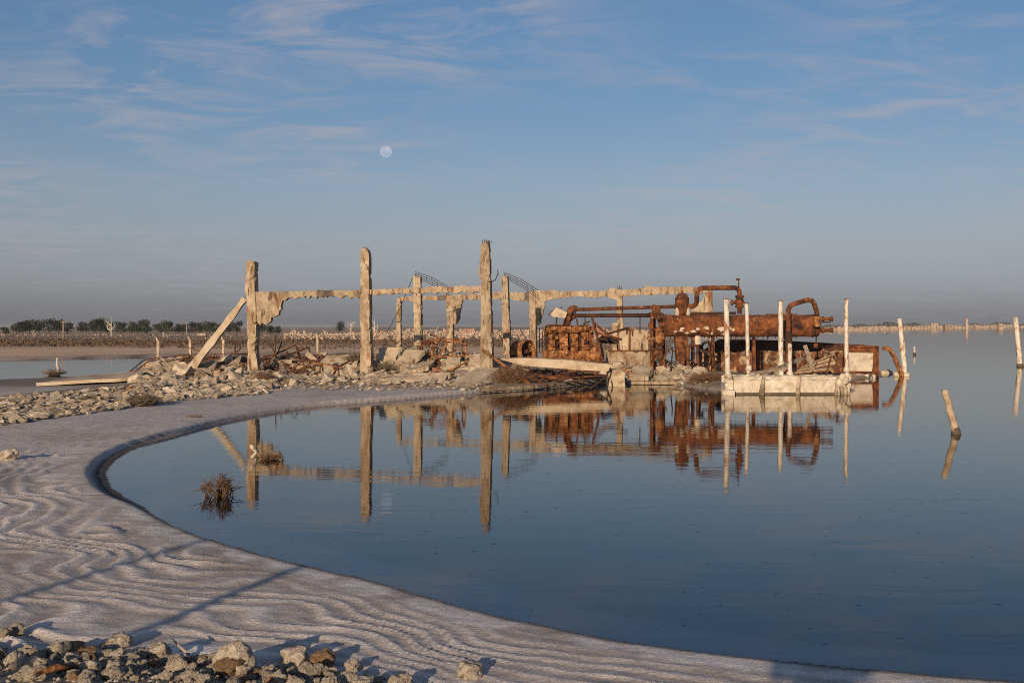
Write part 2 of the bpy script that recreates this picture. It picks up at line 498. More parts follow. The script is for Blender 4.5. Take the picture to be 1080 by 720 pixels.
class MB:
    def __init__(self):
        self.v, self.f, self.s = [], [], []

    def add(self, vs, fs, smooth=False):
        k = len(self.v)
        self.v += [Vector(p) for p in vs]
        self.f += [tuple(i + k for i in q) for q in fs]
        self.s += [smooth] * len(fs)
        return self

    def box(self, c, size, u=(1, 0, 0), w=(0, 0, 1), jit=0.0):
        u, w = Vector(u).normalized(), Vector(w).normalized()
        n = w.cross(u).normalized()
        w = u.cross(n)
        c = Vector(c)
        vs = []
        for a in (-1, 1):
            for bb in (-1, 1):
                for d in (-1, 1):
                    vs.append(c + u * (a * size[0] / 2) + n * (bb * size[1] / 2) + w * (d * size[2] / 2)
                              + Vector([random.uniform(-jit, jit) for _ in range(3)]))
        return self.add(vs, [(0, 1, 3, 2), (4, 6, 7, 5), (0, 4, 5, 1), (2, 3, 7, 6), (0, 2, 6, 4), (1, 5, 7, 3)])

    def tube(self, pts, r, seg=8, jit=0.0, cap=True):
        pts = [Vector(p) for p in pts]
        rs = r if isinstance(r, (list, tuple)) else [r] * len(pts)
        vs, fs = [], []
        up = None
        for i, p in enumerate(pts):
            t = (pts[min(i + 1, len(pts) - 1)] - pts[max(i - 1, 0)])
            t = t.normalized() if t.length > 1e-9 else Vector((0, 0, 1))
            if up is None:
                up = t.orthogonal().normalized()
            up = (up - t * up.dot(t))
            up = up.normalized() if up.length > 1e-6 else t.orthogonal().normalized()
            s = t.cross(up)
            for k in range(seg):
                a = 2 * math.pi * k / seg
                rr = rs[i] * (1 + random.uniform(-jit, jit))
                vs.append(p + up * (math.cos(a) * rr) + s * (math.sin(a) * rr))
        for i in range(len(pts) - 1):
            for k in range(seg):
                fs.append((i * seg + k, i * seg + (k + 1) % seg, (i + 1) * seg + (k + 1) % seg, (i + 1) * seg + k))
        self.add(vs, fs, seg > 4)
        if cap:
            k0 = len(self.v) - len(vs)
            self.f.append(tuple(k0 + k for k in reversed(range(seg))))
            self.f.append(tuple(k0 + (len(pts) - 1) * seg + k for k in range(seg)))
            self.s += [False, False]
        return self

    def prism(self, pts, ext):
        """closed outline pushed through by the vector ext"""
        n = len(pts)
        pts = [Vector(p) for p in pts]
        e = Vector(ext)
        self.add(pts + [p + e for p in pts], [tuple(range(n)), tuple(reversed(range(n, 2 * n)))] +
                 [(i, i + n, (i + 1) % n + n, (i + 1) % n) for i in range(n)])
        return self

    def lathe(self, c, axis, prof, seg=20):
        """profile of (along, radius) about axis through c"""
        ax = Vector(axis).normalized()
        a = ax.orthogonal().normalized()
        bb = ax.cross(a)
        vs, fs = [], []
        for (t, r) in prof:
            for k in range(seg):
                q = 2 * math.pi * k / seg
                vs.append(Vector(c) + ax * t + a * (r * math.cos(q)) + bb * (r * math.sin(q)))
        for i in range(len(prof) - 1):
            for k in range(seg):
                fs.append((i * seg + k, i * seg + (k + 1) % seg, (i + 1) * seg + (k + 1) % seg, (i + 1) * seg + k))
        self.add(vs, fs, True)
        k0 = len(self.v) - len(vs)
        self.f += [tuple(k0 + k for k in reversed(range(seg))), tuple(k0 + (len(prof) - 1) * seg + k for k in range(seg))]
        self.s += [False, False]
        return self

    def build(self, name, mat, parent=None, label=None, cat=None, group=None, origin=None, kind=None, recalc=True):
        if parent is not None:
            o0 = Vector(parent.location)
            q = parent.parent
            while q is not None:
                o0 += q.location
                q = q.parent
            org = o0
        elif origin is not None:
            org = Vector(origin)
        else:
            xs = [p.x for p in self.v]; ys = [p.y for p in self.v]; zs = [p.z for p in self.v]
            org = Vector(((min(xs) + max(xs)) / 2, (min(ys) + max(ys)) / 2, min(zs)))
        me = bpy.data.meshes.new(name)
        me.from_pydata([tuple(p - org) for p in self.v], [], self.f)
        if recalc:
            bm = bmesh.new()
            bm.from_mesh(me)
            bmesh.ops.recalc_face_normals(bm, faces=bm.faces)
            bm.to_mesh(me)
            bm.free()
        if any(self.s) and len(me.polygons) == len(self.s):
            me.polygons.foreach_set('use_smooth', self.s)
        me.materials.append(MATS[mat])
        o = bpy.data.objects.new(name, me)
        COL.objects.link(o)
        if parent is not None:
            o.parent = parent
        else:
            o.location = org
        return tag(o, label, cat, group, kind)


def bend(pts, r=.25, n=5):
    """round the corners of a path"""
    pts = [Vector(p) for p in pts]
    out = [pts[0]]
    for a, p, c in zip(pts[:-2], pts[1:-1], pts[2:]):
        ra = min(r, (a - p).length * .49, (c - p).length * .49)
        s, e = p + (a - p).normalized() * ra, p + (c - p).normalized() * ra
        for i in range(n + 1):
            t = i / n
            out.append(s * (1 - t) ** 2 + p * (2 * t * (1 - t)) + e * t * t)
    return out + [pts[-1]]


def ragged(pts, step=.12, jit=.03, closed=True):
    """break the straight runs of an outline into uneven bits, in its own plane"""
    out = []
    n = len(pts)
    nrm = (Vector(pts[1][0]) - Vector(pts[0][0])).cross(Vector(pts[n // 2][0]) - Vector(pts[0][0]))
    nrm = nrm.normalized() if nrm.length > 1e-6 else Vector((0, 1, 0))
    for i in range(n if closed else n - 1):
        a, c = Vector(pts[i][0]), Vector(pts[(i + 1) % n][0])
        j = pts[i][1]
        k = max(1, int((c - a).length / step)) if j else 1
        d = (c - a).normalized() if (c - a).length > 0 else Vector((1, 0, 0))
        for q in range(k):
            p = a.lerp(c, q / k)
            if j and q:
                p = p + d.cross(nrm) * (j * jit * random.uniform(-1, 1)) + d * (random.uniform(-.3, .3) * step)
            out.append(p)
    return out


def column_mb(plane, prof, thick, chip=.05, z0=None, step=.085):
    """a battered square column: prof = (py, px left, px right of the front face), top first"""
    tl, tr_, zz = [], [], []
    for (py, xl, xr) in prof:
        a, c = plane.hit(xl, py), plane.hit(xr, py)
        tl.append((a - plane.o).dot(plane.u)); tr_.append((c - plane.o).dot(plane.u)); zz.append((a.z + c.z) / 2)
    if z0 is not None:
        zz[-1] = z0
    zt, zb = zz[0], zz[-1]
    n = max(6, int((zt - zb) / step))
    vs, fs = [], []
    ph = random.uniform(0, 50)
    for i in range(n + 1):
        z = zb + (zt - zb) * i / n
        l = float(np.interp(z, zz[::-1], tl[::-1])); r = float(np.interp(z, zz[::-1], tr_[::-1]))
        ring = [(l, 0), ((l + r) / 2, 0), (r, 0), (r, thick / 2), (r, thick), ((l + r) / 2, thick), (l, thick), (l, thick / 2)]
        cx_, cy_ = (l + r) / 2, thick / 2
        for k, (a, d) in enumerate(ring):
            s = float(perlin(np.array([z * 2.3 + ph + k * 9.1]), np.array([k * 3.3 + ph]), 2)[0])
            s2 = float(perlin(np.array([z * 6.5 + ph + k * 4.7]), np.array([k * 7.3]), 3)[0])
            e = min(1.0, max(0.0, (s + .45 * s2 - .24) * 8))
            cut = (chip * e * (.7 + .6 * random.random()) + .016 * random.random()) * ((.6 if k in (0, 6) else 1.15) if k % 2 == 0 else .15)
            v = Vector((cx_ - a, cy_ - d))
            v = v.normalized() * min(cut, v.length * .4)
            a, d = a + v.x, d + v.y
            zj = z + (random.uniform(-.06, .06) if i == n else random.uniform(-.02, .02))
            vs.append(Vector((plane.o.x, plane.o.y, 0)) + plane.u * a + plane.n * d + Vector((0, 0, zj)))
    for i in range(n):
        for k in range(8):
            fs.append((i * 8 + k, i * 8 + (k + 1) % 8, (i + 1) * 8 + (k + 1) % 8, (i + 1) * 8 + k))
    fs.append(tuple(reversed(range(8))))
    fs.append(tuple(n * 8 + k for k in range(8)))
    return MB().add(vs, fs)


def beam_mb(plane, outline, thick, back=.05, jit=.05, step=.14):
    """outline = (px, py, ragged?) on the plane"""
    pts = [(plane.hit(x, y) + plane.n * back, r) for x, y, r in outline]
    return MB().prism(ragged(pts, step, jit), plane.n * thick)


def slab_mb(corners, thick, jit=.04, n=7, direction=(0, 0, -1)):
    """four top corners as (px, py, Y); broken edges"""
    c = [at(*q) for q in corners]
    pts = []
    for i in range(4):
        a, d = c[i], c[(i + 1) % 4]
        for k in range(n):
            p = a.lerp(d, k / n)
            if k:
                p = p + Vector((random.uniform(-jit, jit), random.uniform(-jit, jit), random.uniform(-jit, jit) * .25))
            pts.append(p)
    return MB().prism(pts, Vector(direction) * thick)


def hull_mesh(name, mat, pts):
    bm = bmesh.new()
    for p in pts:
        bm.verts.new(p)
    r = bmesh.ops.convex_hull(bm, input=bm.verts)
    bmesh.ops.delete(bm, geom=[v for v in bm.verts if not v.link_faces], context='VERTS')
    bmesh.ops.recalc_face_normals(bm, faces=bm.faces)
    me = bpy.data.meshes.new(name)
    bm.to_mesh(me)
    bm.free()
    me.materials.append(MATS[mat])
    return me


def chunk_mesh(name, mat, dims, n=13):
    pts = []
    for _ in range(n):
        p = [random.uniform(-1, 1) for _ in range(3)]
        k = random.randrange(3)
        p[k] = math.copysign(1, p[k])
        pts.append(Vector([a * d * .5 for a, d in zip(p, dims)]))
    return hull_mesh(name, mat, pts)


def rock_mesh(name, mat, seed, pit=.12, flat=.8, sub=4):
    bm = bmesh.new()
    bmesh.ops.create_icosphere(bm, subdivisions=sub, radius=.5)
    from mathutils import noise as mn_
    off = Vector((seed * 3.1, seed * 1.7, seed * .9))
    cuts = [(Vector([random.gauss(0, 1) for _ in range(3)]).normalized(), random.uniform(.30, .44)) for _ in range(6)]
    for v in bm.verts:
        d = v.co.normalized()
        for (n_, k) in cuts:
            e = v.co.dot(n_) - k
            if e > 0:
                v.co -= n_ * e * .85
        s = mn_.noise(d * 1.6 + off) * .16 + mn_.noise(d * 4.5 + off) * .06
        q = mn_.noise(d * 7.5 + off * 2)
        s -= pit * max(0, q) ** 1.2 + .035 * mn_.noise(d * 16 + off)
        v.co += d * s
        v.co.z *= flat
    me = bpy.data.meshes.new(name)
    bm.to_mesh(me)
    bm.free()
    me.polygons.foreach_set('use_smooth', [True] * len(me.polygons))
    me.materials.append(MATS[mat])
    return me


def place(me, name, loc, scale, rot, label=None, cat=None, group=None, parent=None):
    o = bpy.data.objects.new(name, me)
    COL.objects.link(o)
    o.location = loc
    o.scale = scale if isinstance(scale, (tuple, list)) else (scale,) * 3
    o.rotation_euler = rot
    if parent is not None:
        o.parent = parent
    return tag(o, label, cat, group)


# ------------------------------------------------------------------ the ground sheet
def axis(parts):
    out = []
    for p in parts:
        out += list(p)
    return np.array(sorted(set(np.round(out, 4))))


def grow(start, step, rate, stop):
    out, v = [], start
    while v < stop:
        v += step
        step *= rate
        out.append(v)
    return out


xo = grow(9.0, .05, 1.045, 6000)
xs = axis([np.arange(-9, 9.001, .045), xo, [-v for v in xo]])
y1 = [6.4]
while y1[-1] < 32:
    y1.append(y1[-1] * 1.0045)
while y1[-1] < 66:
    y1.append(y1[-1] * 1.006)
while y1[-1] < 9000:
    y1.append(y1[-1] * 1.035)
ys = axis([[-v for v in grow(0, .4, 1.25, 900)], [0], np.linspace(.3, 6.35, 24), y1])
GX, GY = np.meshgrid(xs, ys)
Z, info = terrain(GX.ravel(), GY.ravel(), True)
X, Y = GX.ravel(), GY.ravel()


ZG = Z.reshape(len(ys), len(xs))


def heights(x, y):
    i = np.clip(np.searchsorted(xs, x) - 1, 0, len(xs) - 2)
    j = np.clip(np.searchsorted(ys, y) - 1, 0, len(ys) - 2)
    a, b_ = (x - xs[i]) / (xs[i + 1] - xs[i]), (y - ys[j]) / (ys[j + 1] - ys[j])
    return (ZG[j, i] * (1 - a) + ZG[j, i + 1] * a) * (1 - b_) + (ZG[j + 1, i] * (1 - a) + ZG[j + 1, i + 1] * a) * b_


def H(x, y):
    return float(heights(np.array([x]), np.array([y]))[0])


_YS = np.geomspace(6.0, 900.0, 2600)


def ground(px, py):
    """the first point of the terrain that the pixel's ray meets"""
    d_ = ray(px, py)
    gx, gz_ = d_.x / d_.y * _YS, HC + d_.z / d_.y * _YS
    hit = np.nonzero(gz_ <= np.maximum(heights(gx, _YS), 0.0))[0]
    i = hit[0] if len(hit) else len(_YS) - 1
    return Vector((gx[i], _YS[i], max(H(gx[i], _YS[i]), 0.0)))


def lerp(a, b, t):
    t = t[:, None]
    return a * (1 - t) + b * t


c3 = lambda *v: np.array([v] * 1, float)
n_lo, n_mid = fbm(X * .25, Y * .25, 4, 71), fbm(X * 1.3, Y * 1.3, 4, 75)
d, far = info['d'], info['far']
col = lerp(c3(.34, .265, .19), c3(.19, .135, .09), sstep(-.4, .5, n_mid))                       # rubble soil
col = lerp(col, c3(.20, .165, .135), (1 - np.clip(info['rubble'], 0, 1)) * sstep(-8, -12, X) * sstep(36, 40, Y) * sstep(62, 50, Y))   # mud flat
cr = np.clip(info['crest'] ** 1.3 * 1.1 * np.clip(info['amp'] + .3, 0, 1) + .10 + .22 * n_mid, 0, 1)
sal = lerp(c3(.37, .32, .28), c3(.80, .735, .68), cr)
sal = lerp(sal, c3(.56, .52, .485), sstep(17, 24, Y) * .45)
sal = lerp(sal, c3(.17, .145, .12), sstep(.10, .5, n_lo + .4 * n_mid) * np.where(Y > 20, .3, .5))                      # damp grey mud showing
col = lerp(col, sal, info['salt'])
col = lerp(col, c3(.74, .70, .66), sstep(.26, .02, np.abs(d - .24)) * sstep(32, 22, Y) * .8 * info['salt'] * sstep(-.1, .3, n_mid + .25) * (1 - info['ledge']))    # white salt rim
col = lerp(col, c3(.085, .075, .065), sstep(.24, .14, d) * info['ledge'] * (d > 0))              # wet bed below the ledge
col = lerp(col, c3(.30, .26, .22), sstep(0, .6, info['toe']) * .6)                               # embankment earth
sand = lerp(c3(.54, .375, .24), c3(.64, .47, .32), sstep(-.3, .4, n_lo))
col = lerp(col, sand, sstep(70, 86, Y) * sstep(0, 4, d))
grass = lerp(c3(.19, .115, .065), c3(.30, .21, .125), sstep(-.25, .35, fbm(X * .05, Y * .02, 4, 81)))
col = lerp(col, grass, sstep(104, 118, Y + 10 * n_lo) * sstep(8, 25, d))
fieldc = lerp(c3(.36, .26, .18), c3(.27, .19, .125), sstep(-.2, .3, n_lo))
col = lerp(col, fieldc, sstep(150, 210, Y) * sstep(8, 25, d))
bed = lerp(c3(.40, .34, .32), c3(.035, .035, .032), sstep(.65, 1.35, -d + .25 * n_mid))
bed = lerp(bed, c3(.012, .014, .015), sstep(1.0, 3.5, -d))
col = lerp(col, bed, (d < 0).astype(float))
col = lerp(col, c3(.055, .048, .042), sstep(.10, .03, np.abs(d)) * sstep(30, 20, Y) * .8)                   # dark edge at the waterline

nx, ny = len(xs), len(ys)
me = bpy.data.meshes.new('ground')
me.vertices.add(nx * ny)
me.vertices.foreach_set('co', np.stack([X, Y, Z], 1).astype(np.float32).ravel())
idx = np.arange(nx * ny).reshape(ny, nx)
quads = np.stack([idx[:-1, :-1], idx[:-1, 1:], idx[1:, 1:], idx[1:, :-1]], -1).reshape(-1, 4)
me.loops.add(quads.size)
me.loops.foreach_set('vertex_index', quads.ravel().astype(np.int32))
me.polygons.add(len(quads))
me.polygons.foreach_set('loop_start', np.arange(0, quads.size, 4, dtype=np.int32))
me.polygons.foreach_set('use_smooth', np.ones(len(quads), bool))
me.update(calc_edges=True)
at_c = me.color_attributes.new('zone', 'FLOAT_COLOR', 'POINT')
at_c.data.foreach_set('color', np.concatenate([col, np.ones((len(col), 1))], 1).astype(np.float32).ravel())
at_s = me.attributes.new('saltiness', 'FLOAT', 'POINT')
at_s.data.foreach_set('value', info['salt'].astype(np.float32))
me.materials.append(MATS['ground'])
go = bpy.data.objects.new('ground', me)
COL.objects.link(go)
tag(go, 'pale salt-crusted shore and brown land stretching to the horizon', None, kind='structure')


def flat(name, pts, z, mat, label):
    m = bpy.data.meshes.new(name)
    m.from_pydata([(x, y, z) for x, y in pts], [], [tuple(range(len(pts)))])
    m.materials.append(MATS[mat])
    o = bpy.data.objects.new(name, m)
    COL.objects.link(o)
    if m.polygons[0].normal.z < 0:
        m.flip_normals()
    return tag(o, label, None, kind='structure')


flat('water', [(-14, 5), (60, -30), (4500, -800), (4500, 7000), (700, 7000), (20, 210), (-13, 62)], 0.0, 'water', 'still dark blue lake water mirroring the ruins')
flat('pool_water', [(-110, 44), (-20, 44), (-4, 68), (-4, 110), (-40, 110), (-110, 104)], 0.0, 'water', 'shallow pool behind the fallen slab at left')
U = random.uniform
# ------------------------------------------------------------------ the concrete frames
FRONT, MID, BACK = Plane(512, 50.0, 10), Plane(437, 60.0, 10), Plane(565, 66.0, 10)


def rebar(parent, paths, r=.014, mat='rust_dark'):
    for p in paths:
        MB().tube(p, r, 5).build('rebar', mat, parent)


def foot(plane, px, py=372):
    p = plane.hit(px, py)
    return Vector((p.x, p.y, H(p.x, p.y)))


base = foot(FRONT, 390)
fr_ = thing('front_concrete_frame', base, 'near row of three battered concrete columns joined by thin ragged beams', 'ruin')
gz = lambda pl, px: H(*pl.hit(px, 372).xy) - .25
column_mb(FRONT, [(276, 259.5, 268.5), (290, 259.2, 268.2), (305, 258, 268.5), (320, 260, 269.5), (340, 260.3, 270), (355, 260.5, 270), (368, 261, 268.5), (380, 261, 271), (404, 260, 273)],
          .46, .07, gz(FRONT, 266)).build('column', 'concrete', fr_, 'leftmost column with a broken web bracket at its shoulder')
column_mb(FRONT, [(262.5, 380.5, 387), (268, 380, 389), (280, 380, 389), (310, 380, 389.5), (330, 379.5, 390), (336, 379, 389.5), (350, 380.5, 390), (366, 380, 391), (384, 379, 392)],
          .42, .09, gz(FRONT, 387)).build('column', 'concrete', fr_)
column_mb(FRONT, [(256, 507.5, 515), (272, 506.3, 516.5), (285, 504.6, 516.5), (292, 505, 517), (296, 508, 517), (310, 507, 517), (330, 507, 518), (350, 506.8, 518.5), (378, 506, 520)],
          .42, .06, gz(FRONT, 512)).build('column', 'concrete', fr_)
beam_mb(FRONT, [(268, 307.6, 0), (300, 307.6, 0), (320, 306.8, 0), (381, 305.8, 1), (381, 312, 1), (374, 313.3, 1), (352, 312, 1), (330, 312.3, 1), (308, 312.9, 1), (303, 314, 1),
                (296, 320, 1), (293.5, 328, 1), (289, 334, 1), (285, 338.5, 1), (276, 340.5, 1), (268, 341, 0)], .22, .08, .10, .11).build('beam', 'concrete', fr_)
beam_mb(FRONT, [(333, 306.2, 1), (351, 305.8, 1), (351, 312.6, 1), (334, 312.9, 1)], .235, .073, .03).build('beam_patch', 'dark_stub', fr_, 'dark stretch of the left beam')  # darker piece set over the beam front
beam_mb(FRONT, [(388, 305.4, 0), (440, 303.2, 1), (509, 300.8, 1), (509, 309.6, 1), (503, 307.2, 1), (496, 309.3, 1), (486, 307.6, 1), (470, 309, 1), (440, 309, 1), (415, 309.4, 1), (388, 310.6, 1)],
        .26, .06, .045).build('beam', 'concrete', fr_)
b0 = FRONT.hit(381, 262.8) + FRONT.n * .2
rebar(fr_, [[b0 + Vector((i * .07, .03 * i, -.2)), b0 + Vector((i * .07, 0, .06)), b0 + Vector((i * .07 + .03, 0, .10))] for i in range(4)])
b0 = FRONT.hit(508, 256) + FRONT.n * .2
rebar(fr_, [[b0 + Vector((i * .08, 0, -.2)), b0 + Vector((i * .08, 0, .10)), b0 + Vector((i * .09 + .05, 0, .16 - .03 * i)), b0 + Vector((i * .1 + .10, 0, .02))] for i in range(4)])
s0 = FRONT.hit(519, 297)
rebar(fr_, [[s0, FRONT.hit(522.5, 295), FRONT.hit(525.5, 288), FRONT.hit(524.5, 285)]], .02)


def lone_column(prof, px, label, fan):
    b_ = foot(MID, px)
    t = thing('concrete_column', b_, label, 'column', 'free-standing columns of the middle row')
    column_mb(MID, prof, .38, .06, gz(MID, px)).build('shaft', 'concrete', t)
    a, c_ = MID.hit(*fan[0]) + MID.n * .15, MID.hit(*fan[1]) + MID.n * 1.6
    pe = Vector((.10, .26, .0))
    for k in range(4):
        o_ = Vector((.02 * k, .02 * k, -.13 * k))
        m_ = a.lerp(c_, .5) + Vector((0, 0, .10)) + o_
        MB().tube([a + o_ * .6 + Vector((0, 0, -.15)), a + o_ * .6, m_, c_ + o_ * 1.1], .014, 5).build('rebar', 'rust_dark', t)
    for k in range(1, 6):
        q = a.lerp(c_, k / 6) + Vector((0, 0, .10 * math.sin(math.pi * k / 6)))
        MB().tube([q + Vector((0, 0, .02)), q + Vector((.05, .05, -.38))], .010, 4).build('stirrup', 'rust_dark', t)
    return t


lone_column([(292, 435.8, 443.2), (300, 435.9, 443.6), (330, 436, 444), (350, 436.4, 444.2), (372, 436.6, 445.4)], 440,
            'slim grey column with rebar fan, standing between the two nearer tall columns', [(437, 286.5), (464, 301)])
lone_column([(291, 528.8, 535.2), (300, 528.9, 535.6), (330, 529, 536.6), (345, 529.4, 537.8), (360, 530.6, 537.4), (378, 532, 539)], 534,
            'slim grey column with rebar fan, just right of the tallest column', [(531, 287), (562, 305)])

bb_ = foot(BACK, 565)
bk_ = thing('back_concrete_frame', bb_, 'far row of slim columns under a long ragged concrete beam', 'ruin')
column_mb(BACK, [(315, 418.2, 422.6), (340, 417.8, 422.4), (368, 418.6, 422.8)], .3, .06, gz(BACK, 420)).build('column', 'concrete', bk_)
column_mb(BACK, [(311, 470.6, 477.6), (330, 470.8, 477.6), (368, 471, 477.8)], .4, .05, gz(BACK, 474)).build('column', 'concrete', bk_)
column_mb(BACK, [(307, 558, 564.5), (330, 558.2, 565), (366, 560, 566)], .42, .05, gz(BACK, 562)).build('column', 'concrete', bk_)
column_mb(BACK, [(305.5, 650, 656.2), (330, 650.2, 656.8), (366, 650.6, 657)], .42, .07, gz(BACK, 654)).build('column', 'concrete', bk_)
column_mb(BACK, [(304, 746.6, 751.4), (330, 746.6, 752), (366, 746.6, 752)], .42, .04, gz(BACK, 749)).build('column', 'concrete', bk_)
beam_mb(BACK, [(420, 313, 0), (447, 312.2, 1), (462, 311.8, 0), (462, 316.8, 1), (440, 317, 1), (420, 318, 1)], .24, .05, .035).build('beam', 'concrete', bk_)
beam_mb(BACK, [(461, 311.6, 0), (472, 311.4, 0), (472, 316.2, 0), (461, 316.6, 0)], .25, .046, .02).build('beam_patch', 'dark_stub', bk_)
beam_mb(BACK, [(476, 311, 0), (515, 308.8, 1), (529, 307.2, 0), (560, 308.8, 0), (560, 317, 1), (548, 317.3, 1), (537, 314.8, 1), (515, 315.2, 1), (497, 316.4, 1), (488, 315.5, 1),
               (486.6, 320, 1), (485, 328, 1), (484.5, 336, 1), (481, 341.5, 1), (477, 342, 0)], .24, .05, .04).build('beam', 'concrete', bk_)
beam_mb(BACK, [(553, 308.2, 1), (559, 307.6, 1), (559.5, 319, 1), (556, 317.6, 1), (553, 315.5, 1)], .3, .02, .03).build('beam_patch', 'dark_stub', bk_)
beam_mb(BACK, [(563, 306.2, 0), (580, 306.4, 1), (600, 307.6, 1), (637, 306.8, 1), (645, 303.4, 1), (652, 304.8, 0), (652, 316, 1), (644, 314.4, 1), (638, 312.4, 1), (630, 313.8, 1),
               (607, 313, 1), (590, 314.4, 1), (577, 316.4, 1), (574, 318, 1), (573, 326, 1), (571.2, 333, 1), (570, 341, 1), (566.6, 343.2, 1), (563, 343, 0)], .24, .05, .05).build('beam', 'concrete', bk_)
beam_mb(BACK, [(655, 305.8, 0), (677, 304, 1), (684, 301.8, 1), (692, 303, 1), (715, 302.4, 1), (748, 302.6, 0), (748, 309.4, 1), (720, 309.2, 1), (691, 310.6, 1), (676, 311, 1), (659, 312.2, 1), (655, 313, 0)],
        .26, .05, .05).build('beam', 'concrete', bk_)
beam_mb(BACK, [(744, 308, 0), (748, 308, 0), (748, 330, 0), (728, 330, 1), (735, 321, 1), (741, 317, 1)], .2, .05, .04).build('web_bracket', 'concrete', bk_)
b0 = BACK.hit(651, 305) + BACK.n * .2
rebar(bk_, [[b0 + Vector((i * .1, 0, -.2)), b0 + Vector((i * .1, 0, .12 + .1 * (i == 1))), b0 + Vector((i * .1 + .05, 0, .02))] for i in range(3)])

c0, c1 = MID.hit(435, 293), ground(407, 350)
c1 = at(407.5, 351, 70); c1.z = max(c1.z, H(c1.x, c1.y))
MB().tube([c0.lerp(c1, i / 8) - Vector((0, 0, .18 * math.sin(math.pi * i / 8))) for i in range(9)], .016, 5).build(
    'hanging_cable', 'rust_dark', None, 'thin dark cable slanting down from the slim column with rebar fan', 'cable')

# the wall remnant behind the machinery
wl = Plane(665, 64.5, 8)
p0 = foot(wl, 665)
w_ = thing('wall_remnant', p0, 'pale standing piece of wall with openings behind the rusty engine', 'wall')
beam_mb(wl, [(646, 341, 0), (656, 340.4, 1), (657, 346, 0), (669, 345.4, 1), (672, 348, 0), (684, 348.6, 1), (684, 375, 0), (678.5, 375, 0), (678.5, 358, 0), (676, 358, 0), (676, 375, 0), (646, 375, 0)],
        .25, 0, .03).build('wall_panel', 'concrete', w_)
beam_mb(wl, [(646, 340.5, 0), (657.4, 340.2, 0), (657.4, 343.2, 0), (646, 343.2, 0)], .32, -.04, 0).build('cap_stone', 'concrete', w_)
MB().tube([wl.hit(664, 345) - wl.n * .06, wl.hit(664, 372) - wl.n * .06], .05, 6).build('pipe', 'rust', w_)
MB().tube(bend([wl.hit(661, 352) - wl.n * .1, wl.hit(661, 347) - wl.n * .1, wl.hit(667, 347) - wl.n * .1, wl.hit(667, 354) - wl.n * .1], .1), .035, 6).build('pipe', 'rust', w_)

# leaning strut against the left column
a, c_ = at(184.5, 411.5, 51.5), at(258.5, 313.5, 52.6)
dr = (c_ - a).normalized()
m = MB()
nn = 14
vs, fs = [], []
for i in range(nn + 1):
    t = i / nn
    p = a.lerp(c_, t) + Vector((.05 * math.sin(t * 3), 0, .04 * math.sin(t * 5)))
    w = .18 - .065 * t + random.uniform(-.02, .02)
    s = Vector((dr.z, 0, -dr.x)).normalized()
    for k, (e, g) in enumerate([(-1, -1), (1, -1), (1, 1), (-1, 1)]):
        vs.append(p + s * (e * (w + random.uniform(-.02, .02))) + Vector((0, g * .15, 0)))
for i in range(nn):
    for k in range(4):
        fs.append((i * 4 + k, i * 4 + (k + 1) % 4, i * 4 + 4 + (k + 1) % 4, i * 4 + 4 + k))
fs += [(3, 2, 1, 0), tuple(nn * 4 + k for k in range(4))]
m.add(vs, fs).build('leaning_concrete_strut', 'pale_slab', None, 'slanted concrete strut propped against the leftmost column', 'strut')

